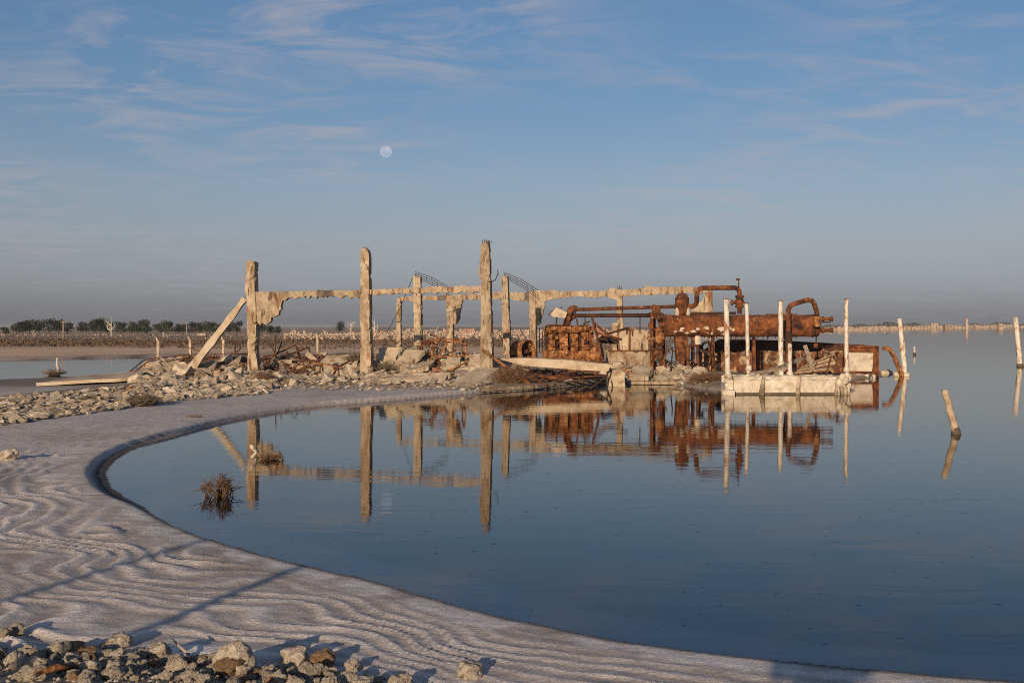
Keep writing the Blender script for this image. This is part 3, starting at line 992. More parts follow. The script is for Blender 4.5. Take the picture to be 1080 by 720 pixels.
# ------------------------------------------------------------------ fallen slabs
SLABS = [
    ('concrete_fragment', [(38, 403.5, 45.5), (150, 397.5, 46.5), (151, 390.5, 48.5), (96, 395.2, 48.5)], .12, 'long pale slab lying flat by the pool at far left'),
    ('concrete_fragment', [(386, 400.5, 46.8), (466, 402.5, 46.8), (476, 392.3, 47.5), (388, 394.6, 47.5)], .2, 'wide pale slab lying flat in front of the central rubble'),
    ('concrete_fragment', [(464, 410.5, 45.4), (492, 410, 45.4), (527, 387.3, 47.4), (503, 387.8, 47.6)], .5, 'long slab sloping down to the water left of the dry bush'),
    ('concrete_fragment', [(333, 386, 52.2), (376, 387, 52.4), (380, 373.5, 53.2), (344, 375.0, 53.2)], .3, 'rounded pale slab heaped just left of the second tall column'),
    ('concrete_fragment', [(395, 384, 52.0), (415, 382, 52.1), (424, 366.5, 52.8), (401, 366, 52.8)], .2, 'tilted slab with dark shaded corner right of the second tall column'),
    ('concrete_fragment', [(412, 388, 51.6), (431, 384, 51.6), (448, 369.5, 52.4), (428, 368.5, 52.5)], .2, 'tilted slab leaning on the heap left of the rusty frame'),
    ('concrete_fragment', [(430, 391, 50.8), (452, 386, 51.2), (458, 380, 52.4), (440, 382, 52.4)], .18, 'small grey slab propped on the heap below the box frame'),
    ('concrete_fragment', [(283, 406.5, 48.0), (322, 408, 48.0), (326, 404, 48.8), (286, 402.5, 48.8)], .16, 'low pale slab at the water side right of the leftmost column'),
    ('concrete_fragment', [(480, 390, 50.6), (522, 381, 51.2), (524, 378.8, 51.6), (486, 386.6, 51.2)], .14, 'narrow slab under the rusty bars left of the tallest column'),
    ('concrete_fragment', [(225, 400, 51.0), (232, 403, 50.8), (250, 389.5, 52.2), (240, 386.5, 52.4)], .2, 'tilted block beside the foot of the leftmost column'),
    ('concrete_fragment', [(178, 383.5, 55.0), (204, 384.5, 55.0), (262, 377.5, 56.2), (206, 374.2, 56.4)], .2, 'long broken slab behind the leaning strut'),
    ('concrete_fragment', [(341, 397.5, 51.0), (356, 394.5, 51.0), (362, 386, 52.4), (350, 387.5, 52.4)], .16, 'grey slab leaning below the twisted angle irons'),
    ('concrete_fragment', [(150, 402, 48.6), (187, 392, 50.0), (190, 388.5, 50.6), (153, 397.5, 49.2)], .22, 'long pale beam stub lying left of the strut foot'),
    ('concrete_fragment', [(170, 392, 51.2), (184, 392.5, 51.2), (188, 383.5, 52.0), (174, 382.5, 52.0)], .2, 'upright tilted plate just left of the leaning strut'),
    ('concrete_fragment', [(203, 397, 50.6), (221, 397.5, 50.6), (224, 388, 51.4), (207, 388, 51.4)], .24, 'tilted square plate between strut foot and leftmost column'),
    ('concrete_fragment', [(251, 402, 49.6), (263, 407, 49.2), (266, 402.5, 49.8), (255, 397.5, 50.2)], .25, 'squat block at the front foot of the leftmost column'),
    ('concrete_fragment', [(294, 404, 48.8), (322, 397, 49.6), (325, 392.5, 50.2), (296, 399, 49.4)], .2, 'rounded beam piece lying right of the leftmost column'),
    ('concrete_fragment', [(340, 392, 51.0), (352, 390, 51.0), (349, 378.5, 51.8), (342, 379.5, 51.8)], .16, 'upright pointed shard among the rusty rails'),
    ('concrete_fragment', [(364, 401, 49.6), (378, 403, 49.6), (372, 385, 50.6), (364, 384, 50.6)], .25, 'dark-edged upright slab left of the grey bush'),
    ('concrete_fragment', [(468, 385, 51.4), (482, 386, 51.4), (486, 377, 52.0), (472, 376, 52.0)], .18, 'tilted plate in front of the box frame legs'),
    ('concrete_fragment', [(494, 386, 50.6), (508, 386, 50.6), (506, 373, 51.4), (495, 374, 51.4)], .2, 'upright plate leaning left of the tallest column foot'),
    ('concrete_fragment', [(664, 396, 51.8), (684, 397, 51.8), (688, 387, 52.6), (668, 386, 52.6)], .25, 'tilted block on the shore below the basin'),
    ('concrete_fragment', [(692, 401, 51.2), (716, 402, 51.2), (718, 394, 52.0), (696, 393, 52.0)], .22, 'flat boulder-like slab at the waterline below the leg tower'),
]
for nm, cs, th, lb in SLABS:
    slab_mb(cs, th, .05).build(nm, 'pale_slab', None, lb, 'slab', 'fallen slabs among the ruins')

# the big fallen beam in front of the engine
bp = [(527, 378, 49.5), (556, 377.6, 49.5), (600, 379.6, 49.3), (646.5, 384.6, 49.0), (644, 391.8, 49.0), (600, 389, 49.3), (570, 387, 49.4), (553, 386.6, 49.5)]
t = thing('fallen_beam', at(585, 389, 49.6), 'long pale fallen beam lying across the front of the rusty engine', 'beam')
MB().prism(ragged([(at(*q), 1) for q in bp], .25, .02), Vector((.05, .5, .02))).build('beam', 'pale_slab', t)
bl = at(560, 389, 49.8)
MB().prism(ragged([(at(x, y, 50.05), 1) for x, y in [(548, 387), (560, 386.8), (552, 400), (530, 402)]], .2, .05), Vector((0, .5, 0))).build('broken_foot', 'concrete', t)
# footing block at the right end of that beam
MB().prism(ragged([(at(x, y, 49.2), 1) for x, y in [(641, 391), (652, 389), (659, 393), (659.5, 408), (642, 408)]], .15, .04), Vector((0, .9, 0))).build(
    'footing_block', 'pale_slab', None, 'squat footing block at the waterline under the end of the fallen beam', 'block')
# long kerb at the waterline
kb = [on_z(x, y, .05) for x, y in [(505, 413.2), (567, 409.5), (632, 402.6)]]
kb2 = [p + Vector((.05, .75, 0)) for p in kb]
MB().prism(kb + kb2[::-1], (0, 0, .13)).build('waterline_kerb', 'concrete', None, 'long low concrete kerb along the waterline below the fallen beam', 'kerb')
MB().prism(ragged([(on_z(x, y, .02), 1) for x, y in [(662, 405), (722, 405.3), (735, 404)]] + [(on_z(735, 404, .02) + Vector((0, .5, 0)), 1), (on_z(662, 405, .02) + Vector((0, .5, 0)), 1)], .3, .0),
           (0, 0, .12)).build('waterline_kerb', 'concrete', None, 'short stone kerb at the waterline under the iron legs', 'kerb')

# sunken concrete ring behind the engine (old basin)
t = thing('concrete_basin', ground(666, 385), 'crumbling round concrete basin between the engine and the iron legs', 'basin')
cc = at(664, 380, 55.5)
R_ = 1.05
m = MB()
vs, fs = [], []
for i in range(26):
    a_ = math.pi * 1.15 + (math.pi * 1.0) * i / 25
    for rr, zz_ in ((R_, -.6), (R_, .42 + .08 * math.sin(i * 1.7) + random.uniform(-.04, .04)), (R_ - .16, .40 + .05 * math.sin(i)), (R_ - .16, -.6)):
        vs.append(cc + Vector((math.cos(a_) * rr * 1.15, math.sin(a_) * rr * .8, zz_)))
for i in range(25):
    for k in range(4):
        fs.append((i * 4 + k, i * 4 + (k + 1) % 4, i * 4 + 4 + (k + 1) % 4, i * 4 + 4 + k))
fs += [(0, 1, 2, 3), (103, 102, 101, 100)]
m.add(vs, fs).build('ring_wall', 'concrete', t)
MB().tube([cc + Vector((math.cos(math.pi * (1.2 + .9 * i / 12)) * R_ * 1.18, math.sin(math.pi * (1.2 + .9 * i / 12)) * R_ * .84, .45)) for i in range(13)], .03, 6).build('rusty_rim', 'rust', t)

# ------------------------------------------------------------------ twisted iron
def iron(name, paths, mat, label, r=.035, seg=5, cat='scrap iron', part='bar'):
    allp = [at(*q) for p in paths for q in p]
    o0 = min(allp, key=lambda v: v.z)
    t = thing(name, o0, label, cat)
    for p in paths:
        MB().tube([at(*q) for q in p], r, seg, .08).build(part, mat, t)
    return t


iron('bent_angle_irons', [[(274, 378, 54.6), (300, 369.5, 54.6), (311.5, 364, 54.6), (313.5, 367, 54.6), (317, 380, 54.6)],
                          [(303, 383, 54.4), (303, 374.5, 54.4), (325.5, 366.5, 54.4), (329, 379.5, 54.4)],
                          [(303, 370, 54.5), (303.5, 382, 54.5)], [(314, 373, 54.5), (318, 382, 54.5)],
                          [(274, 380.5, 54.6), (300, 380.5, 54.5), (342, 381, 54.3)]],
     'rust_dark', 'dark bent angle irons folded over the heap right of the leftmost column', .05, 4)
iron('iron_rods', [[(290, 380, 54.8), (291, 352, 54.8)], [(284, 362, 55.2), (290, 372, 55.2)], [(297, 361, 54.9), (293, 372, 54.7), (287, 385, 54.3), (294, 393, 53.6)],
                   [(298, 386, 54), (307, 396, 53)], [(276, 379, 54), (283, 392, 53)]],
     'rust_dark', 'thin crooked rods sticking up beside the dark bent angle irons', .028)
iron('hooked_rod', [[(246.5, 383, 55.5), (248, 372, 55.5), (248.3, 361, 55.5), (250, 361, 55.5), (253.5, 365, 55.5), (253, 368, 55.5), (249, 371.5, 55.5)]],
     'rust_dark', 'upright dark rod with a hooked top left of the leftmost column', .04)
iron('iron_lattice', [[(136, 392.5, 50.5), (151, 380, 51.5), (164, 377.5, 52)], [(141, 393, 50.5), (156, 381, 51.5), (168, 379, 52)], [(164, 377.5, 52), (200, 374, 53.5), (262, 373.2, 55)],
                      [(168, 382, 52), (200, 377, 53.5), (240, 376, 55)]] +
     [[(138 + k * 5.2, 391 - k * 3.1 + .3, 50.6 + k * .25), (143 + k * 5.2, 391.5 - k * 3.0, 50.6 + k * .25)] for k in range(5)] +
     [[(166 + k * 9, 377.3 - k * .45, 52 + k * .4), (171 + k * 9, 381 - k * .5, 52 + k * .4)] for k in range(8)],
     'rust', 'rusty lattice girder collapsed on the rubble behind the long flat slab', .025, 4)
iron('rusty_bars', [[(199, 372, 54), (201, 384, 54)], [(226, 373, 55), (226, 390, 54)], [(223, 372, 55), (222, 385, 55)], [(190, 364, 58), (214, 371, 57)]], 'rust',
     'few rusty rods rising from the rubble behind the leaning strut', .025)
iron('rusty_rails', [[(333, 408, 49), (336, 395, 50.2), (339, 384, 51.5)], [(346, 404, 49.5), (352, 393, 50.5), (356, 388, 51)], [(329, 383, 51.8), (343, 383.5, 51.5), (360, 388, 51)], [(352, 389, 51), (376, 377, 53), (384, 372, 53.5)]],
     'rust_orange', 'rusty rails leaning on rubble left of the grassy heap', .045, 4)
# box frame
YF = 52.4
iron('rusty_box_frame', [[(455.5, 383, YF), (455.5, 358.5, YF)], [(455.5, 358.5, YF), (490, 357.5, YF)], [(490, 357.5, YF), (491.5, 377, YF)], [(477, 358, YF), (477.5, 392, YF)],
                         [(457, 376, YF), (490, 375, YF)], [(472, 362, YF), (461, 378, YF)], [(455.5, 358.5, YF), (453, 363, YF + 1.2)], [(490, 357.5, YF), (487.5, 360.5, YF + 1.3)],
                         [(487.5, 360.5, YF + 1.3), (488, 376, YF + 1.3)], [(453, 361, YF + 1.2), (487.5, 360.5, YF + 1.3)], [(482, 375, YF), (483, 393, YF)]],
     'rust_orange', 'rusty box-shaped iron frame standing on the central rubble', .05, 4)
iron('rusty_bars', [[(473, 391, 51), (494, 381, 51.5), (512, 377, 52)], [(506, 384, 51.5), (511, 377, 52)], [(440, 371, 54), (448, 362, 54), (452, 358, 54)], [(447, 380, 53), (452, 369, 53.6)], [(454, 352.5, 54), (462, 356, 53.6), (470, 358, 53)]],
     'rust_orange', 'crooked rusty bars scattered around the box frame', .04, 5)
# tangled wire coil by the frame
m = MB()
c0 = at(450, 368, 53.2)
for k in range(7):
    ax1 = Vector((random.uniform(-1, 1), .3, random.uniform(-1, 1))).normalized()
    ax2 = ax1.cross(Vector((random.uniform(-.4, .4), 1, random.uniform(-.4, .4)))).normalized()
    rr = random.uniform(.25, .42)
    m.tube([c0 + (ax1 * math.cos(q / 16 * 6.283) + ax2 * math.sin(q / 16 * 6.283)) * rr + Vector((random.uniform(-.03, .03), 0, 0)) for q in range(17)], .016, 4)
m.build('wire_tangle', 'rust', None, 'tangled rusty wire coil at the left side of the box frame', 'wire')
iron('rusty_pole', [[(508.5, 368.5, 48.6), (563.5, 408.5, 46.8)]], 'rust_orange', 'long rusty pole slanting down to the water across the dry bush', .065, 8)
iron('rusty_bars', [[(553, 391.5, 48.6), (575, 398, 48.2), (606, 395, 48.6)], [(554, 394, 48.4), (569, 401.5, 48), (574, 406, 47.6)], [(569, 399, 48.2), (576, 407, 47.2)], [(590, 394, 48.8), (612, 391.5, 49)],
                    [(580, 399, 48), (640, 396, 48.6)]], 'rust', 'rusty bars piled in the shadow under the long fallen beam', .04, 5)
iron('bent_rods', [[(644, 388, 48.9), (640, 396, 48.6), (634, 401, 48.4), (626, 407, 48)], [(642, 399, 48.6), (641, 408, 48)]], 'rust_dark', 'thin bent rods dangling from the right end of the fallen beam', .03, 5)
iron('thin_rods', [[(549, 348, 62), (560, 366, 61)], [(576, 345, 60), (577, 372, 59)], [(569, 346, 62), (569, 372, 61)], [(572, 350, 62), (572, 372, 61)], [(537, 352, 63), (546, 372, 61)], [(526, 352, 63), (537, 372, 62)]],
     'rust_dark', 'thin upright rods standing between the slim columns behind the engine', .025, 5)

# ------------------------------------------------------------------ engine
YE = 54.0


def E(px, py, dy=0.0):
    return at(px, py, YE + dy)


S_ = YE / F   # metres per pixel at that depth
eng = thing('rusty_engine', Vector((E(598, 380).x, YE, H(E(598, 380).x, YE))), 'large rusty engine block with bolted crankcase and pipes on top', 'engine')
gzE = H(E(598, 380).x, YE) - .1
x0, x1 = E(573, 370).x, E(626, 370).x
z1, z2, z3 = E(0, 383).z - .35, E(0, 370).z, E(0, 359).z
m = MB()
m.box(((x0 + x1) / 2, YE + .55, (z1 + z2) / 2), (x1 - x0, 1.1, z2 - z1), jit=.015)
m.build('crankcase', 'rust_orange', eng)
zt_ = E(0, 349).z
MB().box(((x0 + x1) / 2 - .05, YE + .72, (z2 + zt_) / 2), (x1 - x0 - .28, .72, zt_ - z2 + .1), jit=.05).build('cylinder_block', 'rust_dark', eng)  # darker than the cylinders: shade of the gaps put into its colour
for i in range(4):
    xa = E(578.5 + i * 11.6, 365).x
    m = MB()
    m.box((xa + .17, YE + .32, (z2 + zt_) / 2 - .01), (U(.30, .38), U(.35, .5), zt_ - z2 + U(-.06, .04)), jit=.045)
    m.lathe((xa + .17, YE + .12, U(z2 + .12, zt_ - .15)), (0, -1, 0), [(-.1, .14), (.02, .14), (.04, .10), (.05, .04)], 10)
    m.lathe((xa + .17, YE + .5, zt_), (U(-.1, .1), 0, 1), [(0, .2), (.05, .22), (.12, .18), (.16, .08)], 10)
    o = m.build('cylinder', 'rust_orange', eng)
    MB().box((xa + U(-.04, .04), YE + .16, U(E(0, 360).z, E(0, 352).z)), (U(.12, .2), .12, U(.12, .24)), jit=.03).build('port_shade_box', 'rust_dark', o)  # solid dark boxes stand in for the shade inside openings
    MB().box((xa + .36 + U(-.05, .05), YE + .16, U(E(0, 368).z, E(0, 360).z)), (U(.08, .16), .12, U(.12, .2)), jit=.03).build('port_shade_box', 'rust_dark', o)
    MB().box((xa + .17 + U(-.06, .06), YE + .12, E(0, 364 + U(-1.5, 1.5)).z), (U(.12, .24), .1, U(.1, .2)), jit=.03).build('cover_plate', 'rust', o)
m = MB()
m.tube([E(574, 349, .1), E(586, 346.5, .1), E(604, 347.5, .1), E(622, 346, .1)], [.17, .19, .18, .15], 10, .06)
m.build('manifold', 'rust_orange', eng)
for k in range(9):
    MB().lathe(E(577 + k * 5.6, 377.5, -.01), (0, -1, 0), [(0, .05), (.03, .05), (.04, .03), (.05, .01)], 7).build('crankcase_bolt_boss', 'rust', eng)
m = MB()
m.tube(bend([E(575, 349, -.12), E(575.5, 342.5, -.12), E(584, 342.8, -.12), E(603, 343.6, -.12)], .15), .028, 6)
m.build('handrail', 'rust', eng)
for a_ in ([(587, 343), (587, 333)], [(593, 346), (596, 336)], [(610, 346), (608, 336)], [(614, 348), (616, 341), (622, 339)]):
    MB().tube([E(*q, .3) for q in a_], .035, 6).build('riser', 'rust_dark', eng)
MB().prism([E(x, y, .2) for x, y in [(620, 344), (626, 344), (626.5, 385), (621, 385)]], (0, .35, 0)).build('end_post', 'rust', eng)
for k in range(10):
    q = E(576 + random.random() * 48, 344 + random.random() * 30, -.02)
    MB().box(q, (random.uniform(.05, .2), .24, random.uniform(.05, .2)), jit=.04).build('fitting', random.choice(['rust', 'rust_dark', 'rust_orange']), eng)
# hooked elbow head with lump of concrete
hd = thing('tilted_concrete_lump', E(590, 337), 'pale tilted block of concrete balanced on top of the rusty engine', 'block')
MB().prism([E(x, y, .25) for x, y in [(581, 331), (586.5, 324.2), (598.5, 329.5), (596, 335.5), (590, 334.6), (582.5, 334)]], (.05, .5, 0)).build('block', 'pale_slab', hd)
MB().tube([E(578.5, 332.5, .3), E(581, 329, .3), E(583, 327.5, .3)], .02, 5).build('rebar', 'rust_dark', hd)
# gear case left of engine
gc = thing('rusty_pulley', Vector((E(552, 377).x, YE, H(E(552, 377).x, YE))), 'broad rusty belt pulley lying left of the engine', 'pulley')
c0 = E(551, 371, .5)
axp = Vector((.75, -.62, .10))
m = MB()
vs, fs = [], []
for k in range(28):
    a_ = 2 * math.pi * k / 28
    u_ = Vector((.6, .75, 0)).normalized()
    for rr, s in ((.52, -.33), (.52, .33), (.46, .33), (.46, -.33)):
        vs.append(c0 + (u_ * math.cos(a_) + Vector((0, 0, 1)) * math.sin(a_)) * rr + axp.normalized() * s)
for k in range(28):
    for j in range(4):
        fs.append((k * 4 + j, k * 4 + (j + 1) % 4, ((k + 1) % 28) * 4 + (j + 1) % 4, ((k + 1) % 28) * 4 + j))
m.add(vs, fs).build('rim', 'rust_orange', gc)
MB().tube([c0 - axp.normalized() * .35, c0 + axp.normalized() * .35], .1, 10).build('hub', 'rust_dark', gc)
for k in range(5):
    a_ = 6.283 * k / 5 + .3
    u_ = Vector((.6, .75, 0)).normalized()
    MB().tube([c0, c0 + (u_ * math.cos(a_) + Vector((0, 0, 1)) * math.sin(a_)) * .5], .05, 6).build('spoke', 'rust_dark', gc)
fw = thing('rusty_flywheel', Vector((E(632, 382).x, YE + .4, H(E(632, 382).x, YE + .4))), 'rusty flywheel stub at the right end of the engine', 'flywheel')
c0 = E(630, 374, .3)
MB().lathe(c0, (.85, -.5, .05), [(-.12, .40), (-.1, .5), (.08, .5), (.12, .42), (.12, .2), (.25, .16), (.26, .05)], 22).build('disc', 'rust_orange', fw)
iron('leaning_iron_post', [[(624.5, 335, 53.9), (629, 352, 53.8), (636, 384, 53.4)], [(627, 341, 54), (640, 352, 54.4), (662, 346, 55)], [(627, 350, 54), (656, 358, 54)]], 'rust',
     'leaning iron post with thin rails between engine and concrete basin', .055, 5)
t = thing('tin_canopy', at(650, 368, 58), 'small dark tin canopy on posts behind the engine', 'canopy')
MB().prism([at(x, y, 57.5) for x, y in [(630, 360), (636, 354.5), (646, 359), (652.5, 361.5), (652, 363.2), (634, 361.6)]], (.1, 1.0, .12)).build('roof_sheet', 'rust_dark', t)
for q in ((651, 362, 57.6), (634, 361, 57.6)):
    p = at(*q)
    MB().tube([p, Vector((p.x + .05, p.y, H(p.x, p.y) - .1))], .035, 5).build('post', 'rust_dark', t)

# ------------------------------------------------------------------ pipes, condenser and vessels
YC = 54.6


def C(px, py, dy=0.0):
    return at(px, py, YC + dy)


SC_ = YC / F
pp = thing('overhead_pipe', C(610, 327), 'upper rusty pipe running from the engine head to the upright vessel', 'pipe')
MB().tube([C(607, 326.6), C(640, 325.4), C(680, 324.2), C(713, 323.2)], .078, 10, .04).build('pipe', 'rust', pp)
MB().tube(bend([C(598, 343), C(599, 333), C(603, 324.6), C(608, 326.6)], .2), .15, 10, .05).build('elbow', 'rust', pp)
MB().lathe(C(606, 326.6), (1, 0, 0), [(-.05, .16), (.05, .16)], 12).build('flange', 'rust_dark', pp)
for x in (592, 640, 668):
    MB().tube([C(x, 325.5), C(x, 319.5 if x == 692 else 323.6)], .03, 5).build('stub', 'rust_dark', pp)
pq = thing('overhead_pipe', C(610, 333), 'lower dark rusty pipe running from the engine to the iron legs', 'pipe')
MB().tube([C(604, 332.8, .25), C(650, 332.6, .25), C(689, 332.6, .25)], .088, 10, .04).build('pipe', 'rust_dark', pq)
MB().tube(bend([C(596, 346, .25), C(600, 336, .25), C(606, 332.8, .25)], .2), .13, 10, .05).build('elbow', 'rust', pq)
for x in (617, 675):
    MB().tube([C(x, 333.5, .25), C(x, 352, .25)], .025, 5).build('hanger', 'rust_dark', pq)

lg = thing('iron_leg_tower', Vector((C(692, 385).x, YC, H(C(692, 385).x, YC) - .1)), 'rusty tower of iron legs and valves left of the big cylinder', 'support')
for (xa, dy, top) in ((687.5, -.3, 330), (697, -.3, 334), (690, .45, 332), (700, .45, 336)):
    p = C(xa, top, dy)
    MB().box((p.x, p.y, (p.z + .0) / 2), (.13, .10, p.z + .1), jit=.015).build('leg', 'rust', lg)
MB().tube([C(692, 336, -.1), C(692, 326, -.1), C(693, 322, -.1)], .20, 10, .06).build('valve_body', 'rust', lg)
MB().box(C(692, 331, -.1), (.62, .4, .12), jit=.02).build('valve_plate', 'rust_dark', lg)
for py in (347, 368):
    MB().tube([C(686.5, py, -.37), C(700, py + 1, -.37)], .045, 6).build('crossbar', 'rust', lg)
MB().tube([C(696, 351, -.35), C(696, 364, -.35)], [.22, .17], 10, .12).build('salt_crusted_valve', 'rust_orange', lg)
MB().lathe(C(696, 357, -.5), (0, -1, 0), [(0, .2), (.06, .2), (.08, .1)], 12).build('flange', 'rust_orange', lg)
MB().tube([C(687, 383, -.35), C(699, 352, -.35)], .03, 5).build('brace', 'rust_dark', lg)
for k in range(14):
    q = C(U(685, 701), U(333, 378), U(-.45, -.1))
    MB().lathe(q, (U(-1, 1), U(-1, 1), U(-1, 1)), [(-U(.08, .2), U(.05, .1)), (-.03, U(.08, .15)), (.05, U(.08, .14)), (U(.08, .2), .04)], 7).build('fitting', random.choice(['rust', 'rust_orange', 'rust_salted']), lg)

ve = thing('upright_vessel', C(719, 333), 'short domed rusty vessel standing on the left end of the big cylinder', 'vessel')
c0 = C(719.3, 329.5, .1)
k_ = 7.2 * SC_
MB().lathe(c0, (0, 0, 1), [(-.12, k_ * .96), (0, k_), (.30, k_ * 1.03), (.62, k_ * 1.0), (.74, k_ * .86), (.83, k_ * .55), (.86, k_ * .2), (.90, .05), (.98, .045)], 20).build('shell', 'rust', ve)
for dx in (-.24, .24):
    MB().lathe(c0 + Vector((dx, -.16, -.13)), (0, 0, 1), [(0, .10), (.12, .12), (.28, .08), (.34, .03)], 8).build('salt_crusted_foot', 'salt_crust', ve)
MB().lathe(c0 + Vector((0, 0, .6)), (0, 0, 1), [(-.03, k_ * 1.06), (.03, k_ * 1.06)], 20).build('flange', 'rust_dark', ve)
lp = thing('pipe_loop', C(780, 330), 'square rusty pipe loop rising above the big cylinder', 'pipe')
MB().tube(bend([C(725, 323.4), C(734.5, 322.5), C(735.5, 303.6), C(780, 303.4), C(780, 331)], .28, 6), .105, 10, .04).build('pipe', 'rust', lp)
MB().tube([C(779, 303), C(779, 293.6)], .03, 6).build('vent_stub', 'rust', lp)
MB().box(C(778.4, 294.6), (.16, .08, .07)).build('vent_cap', 'rust_dark', lp)
MB().lathe(C(780, 318), (0, 0, 1), [(-.28, .13), (-.26, .2), (-.18, .2), (-.15, .14), (0, .22), (.15, .14), (.18, .2), (.26, .2), (.28, .13)], 14).build('valve', 'rust', lp)
MB().lathe(C(774, 319), (-1, 0, 0), [(-.2, .08), (.05, .08), (.06, .14), (.12, .14), (.13, .05)], 12).build('side_flange', 'rust', lp)

cy = thing('big_cylinder', Vector((C(780, 380).x, YC, .1)), 'long horizontal rusty cylinder with salt-streaked underside', 'tank')
rad_ = 11.5 * SC_
ca, cb = C(699, 343.5), C(863, 343.5)
ax_ = (cb - ca).normalized()
L = (cb - ca).length
m = MB()
prof = [(0, rad_ * .55), (.02, rad_ * .9), (.05, rad_)]
nseg = 44
for i in range(1, nseg):
    prof.append((.05 + (L - .1) * i / nseg, rad_ * (1 + random.uniform(-.012, .012))))
prof += [(L - .05, rad_), (L, rad_ * .92)]
m.lathe(ca, ax_, prof, 32)
m.build('shell', 'rust', cy)
for px_ in (701, 747, 790, 857):
    q = C(px_, 343.5)
    MB().lathe(q, ax_, [(-.05, rad_ * 1.0), (-.05, rad_ * 1.045), (.05, rad_ * 1.045), (.05, rad_ * 1.0)], 32).build('band', 'rust_dark' if px_ > 800 else 'rust', cy)
for k in range(46):                    # drips of corroded metal along the underside
    q = C(702 + random.random() * 158, 343.5)
    l_ = random.uniform(.04, .16)
    ang = random.uniform(-.45, .25)
    b_ = q + Vector((0, -rad_ * math.sin(-ang) * .6, -rad_ * math.cos(ang) * .97))
    MB().tube([b_ + Vector((0, 0, .05)), b_ + Vector((random.uniform(-.02, .02), 0, -l_))], [random.uniform(.03, .07), .008], 5).build('rust_drip', 'rust_dark', cy)
for k in range(16):                    # flaking salt crust
    q = C(708 + random.random() * 70, 343.5)
    ang = math.radians(random.uniform(8, 48))
    n_ = Vector((0, -math.cos(ang), -math.sin(ang)))
    pts = []
    for j in range(9):
        a_ = 6.283 * j / 9
        rr = random.uniform(.5, 1)
        pts.append(q + n_ * (rad_ * 1.002) + Vector((math.cos(a_) * rr * random.uniform(.06, .2), 0, 0)) + n_.cross(Vector((1, 0, 0))) * (math.sin(a_) * rr * random.uniform(.04, .13)))
    MB().prism(pts, n_ * .012).build('salt_flake', 'salt_crust', cy)
for (py, r_) in ((336.5, .075), (348.5, .08)):
    MB().tube([C(860, py), C(877.5, py - .4)], r_, 10, .06).build('nozzle', 'rust', cy)
    MB().lathe(C(877, py - .4), (1, 0, 0), [(-.05, r_ * .9), (-.05, r_ * 1.5), (.06, r_ * 1.5), (.06, r_ * .6)], 12).build('nozzle_flange', 'rust', cy)
    MB().lathe(C(868, py - .2), (1, 0, 0), [(-.06, r_ * .9), (-.05, r_ * 1.6), (.04, r_ * 1.6), (.06, r_ * .9)], 12).build('nozzle_collar', 'rust', cy)
MB().tube([C(862, 339.8), C(876, 339.6)], .03, 6).build('thin_rod', 'rust_dark', cy)
MB().tube([C(861, 352), C(860.5, 366)], .03, 6).build('drain_pipe', 'rust_dark', cy)
MB().lathe(C(860.5, 364.5), (0, 0, 1), [(-.12, .04), (-.06, .11), (.06, .11), (.12, .04)], 10).build('drain_valve', 'rust', cy)
MB().prism([C(x, y, -.15) for x, y in [(712, 352), (726, 352), (725.5, 379), (722, 381), (714, 381)]], (0, .5, 0)).build('sump_box', 'rust', cy)
for x in (730.5, 737, 752, 795):
    p = C(x, 354, .1)
    MB().box((p.x, p.y, p.z / 2), (.13, .18, p.z + .2), jit=.012).build('support_leg', 'rust', cy)
for x in (733, 752):
    MB().box(C(x, 331, .2), (.45, .4, .16), jit=.01).build('saddle', 'rust_dark', cy)
MB().tube([C(728, 330.7, .2), C(776, 330, .2)], .055, 8).build('top_pipe', 'rust_dark', cy)
MB().box(C(824, 331.9), (1.3, .25, .08)).build('top_plate', 'rust', cy)

# frame of iron at the left foot of the cylinder
t = thing('iron_stand', C(728, 398, -1.2), 'narrow rusty arched stand at the waterline under the big cylinder', 'stand')
for x in (725.5, 735.8):
    MB().tube([C(x, 362 if x > 730 else 366, -1.2), C(x + .4, 402, -1.2)], .07, 6, .1).build('leg', 'rust', t)
MB().tube([C(719, 378, -1.2), C(720.5, 402, -1.2)], [.13, .10], 8, .1).build('leg', 'rust', t)
MB().tube(bend([C(725.5, 372, -1.2), C(727, 364, -1.2), C(733, 363, -1.2), C(735.8, 366, -1.2)], .2), .06, 6, .1).build('arch', 'rust', t)
MB().lathe(C(736, 358, -1.2), (0, 0, 1), [(-.22, .10), (-.2, .14), (.1, .14), (.16, .1)], 10).build('salt_cap', 'salt_crust', t)
for a_, b_ in (((724, 404), (737, 389)), ((728, 402), (746, 392)), ((746, 391), (746, 398)), ((726, 379), (735, 384)), ((716, 392), (728, 404))):
    MB().tube([C(*a_, -1.4), C(*b_, -1.4)], .045, 5, .1).build('brace', 'rust', t)
for k in range(7):
    q = C(715 + random.random() * 14, 395 + random.random() * 7, -1.5)
    MB().lathe(q, (0, 0, 1), [(-.12, .05), (0, .09), (.1, .04)], 7).build('salt_knob', 'salt_crust', t)
for k in range(9):
    xa, ya = U(703, 758), U(358, 376)
    MB().tube([C(xa, ya, -.5), C(xa + U(-6, 6), ya + U(4, 14), -.6), C(xa + U(-3, 3), 398, -.8)], U(.025, .05), 6, .15).build('broken_pipe', random.choice(['rust', 'rust_dark']), t)
# ring pipe between
t = thing('ring_fitting', C(746, 372, -.3), 'small dark ring fitting under the big cylinder', 'pipe')
c0 = C(745.5, 366, -.2)
MB().tube([c0 + Vector((math.cos(q / 16 * 6.283) * .22, 0, math.sin(q / 16 * 6.283) * .22)) for q in range(17)], .06, 6).build('ring', 'rust_dark', t)
MB().tube([c0 + Vector((.22, 0, 0)), c0 + Vector((.26, 0, -.9))], .06, 6).build('stem', 'rust', t)

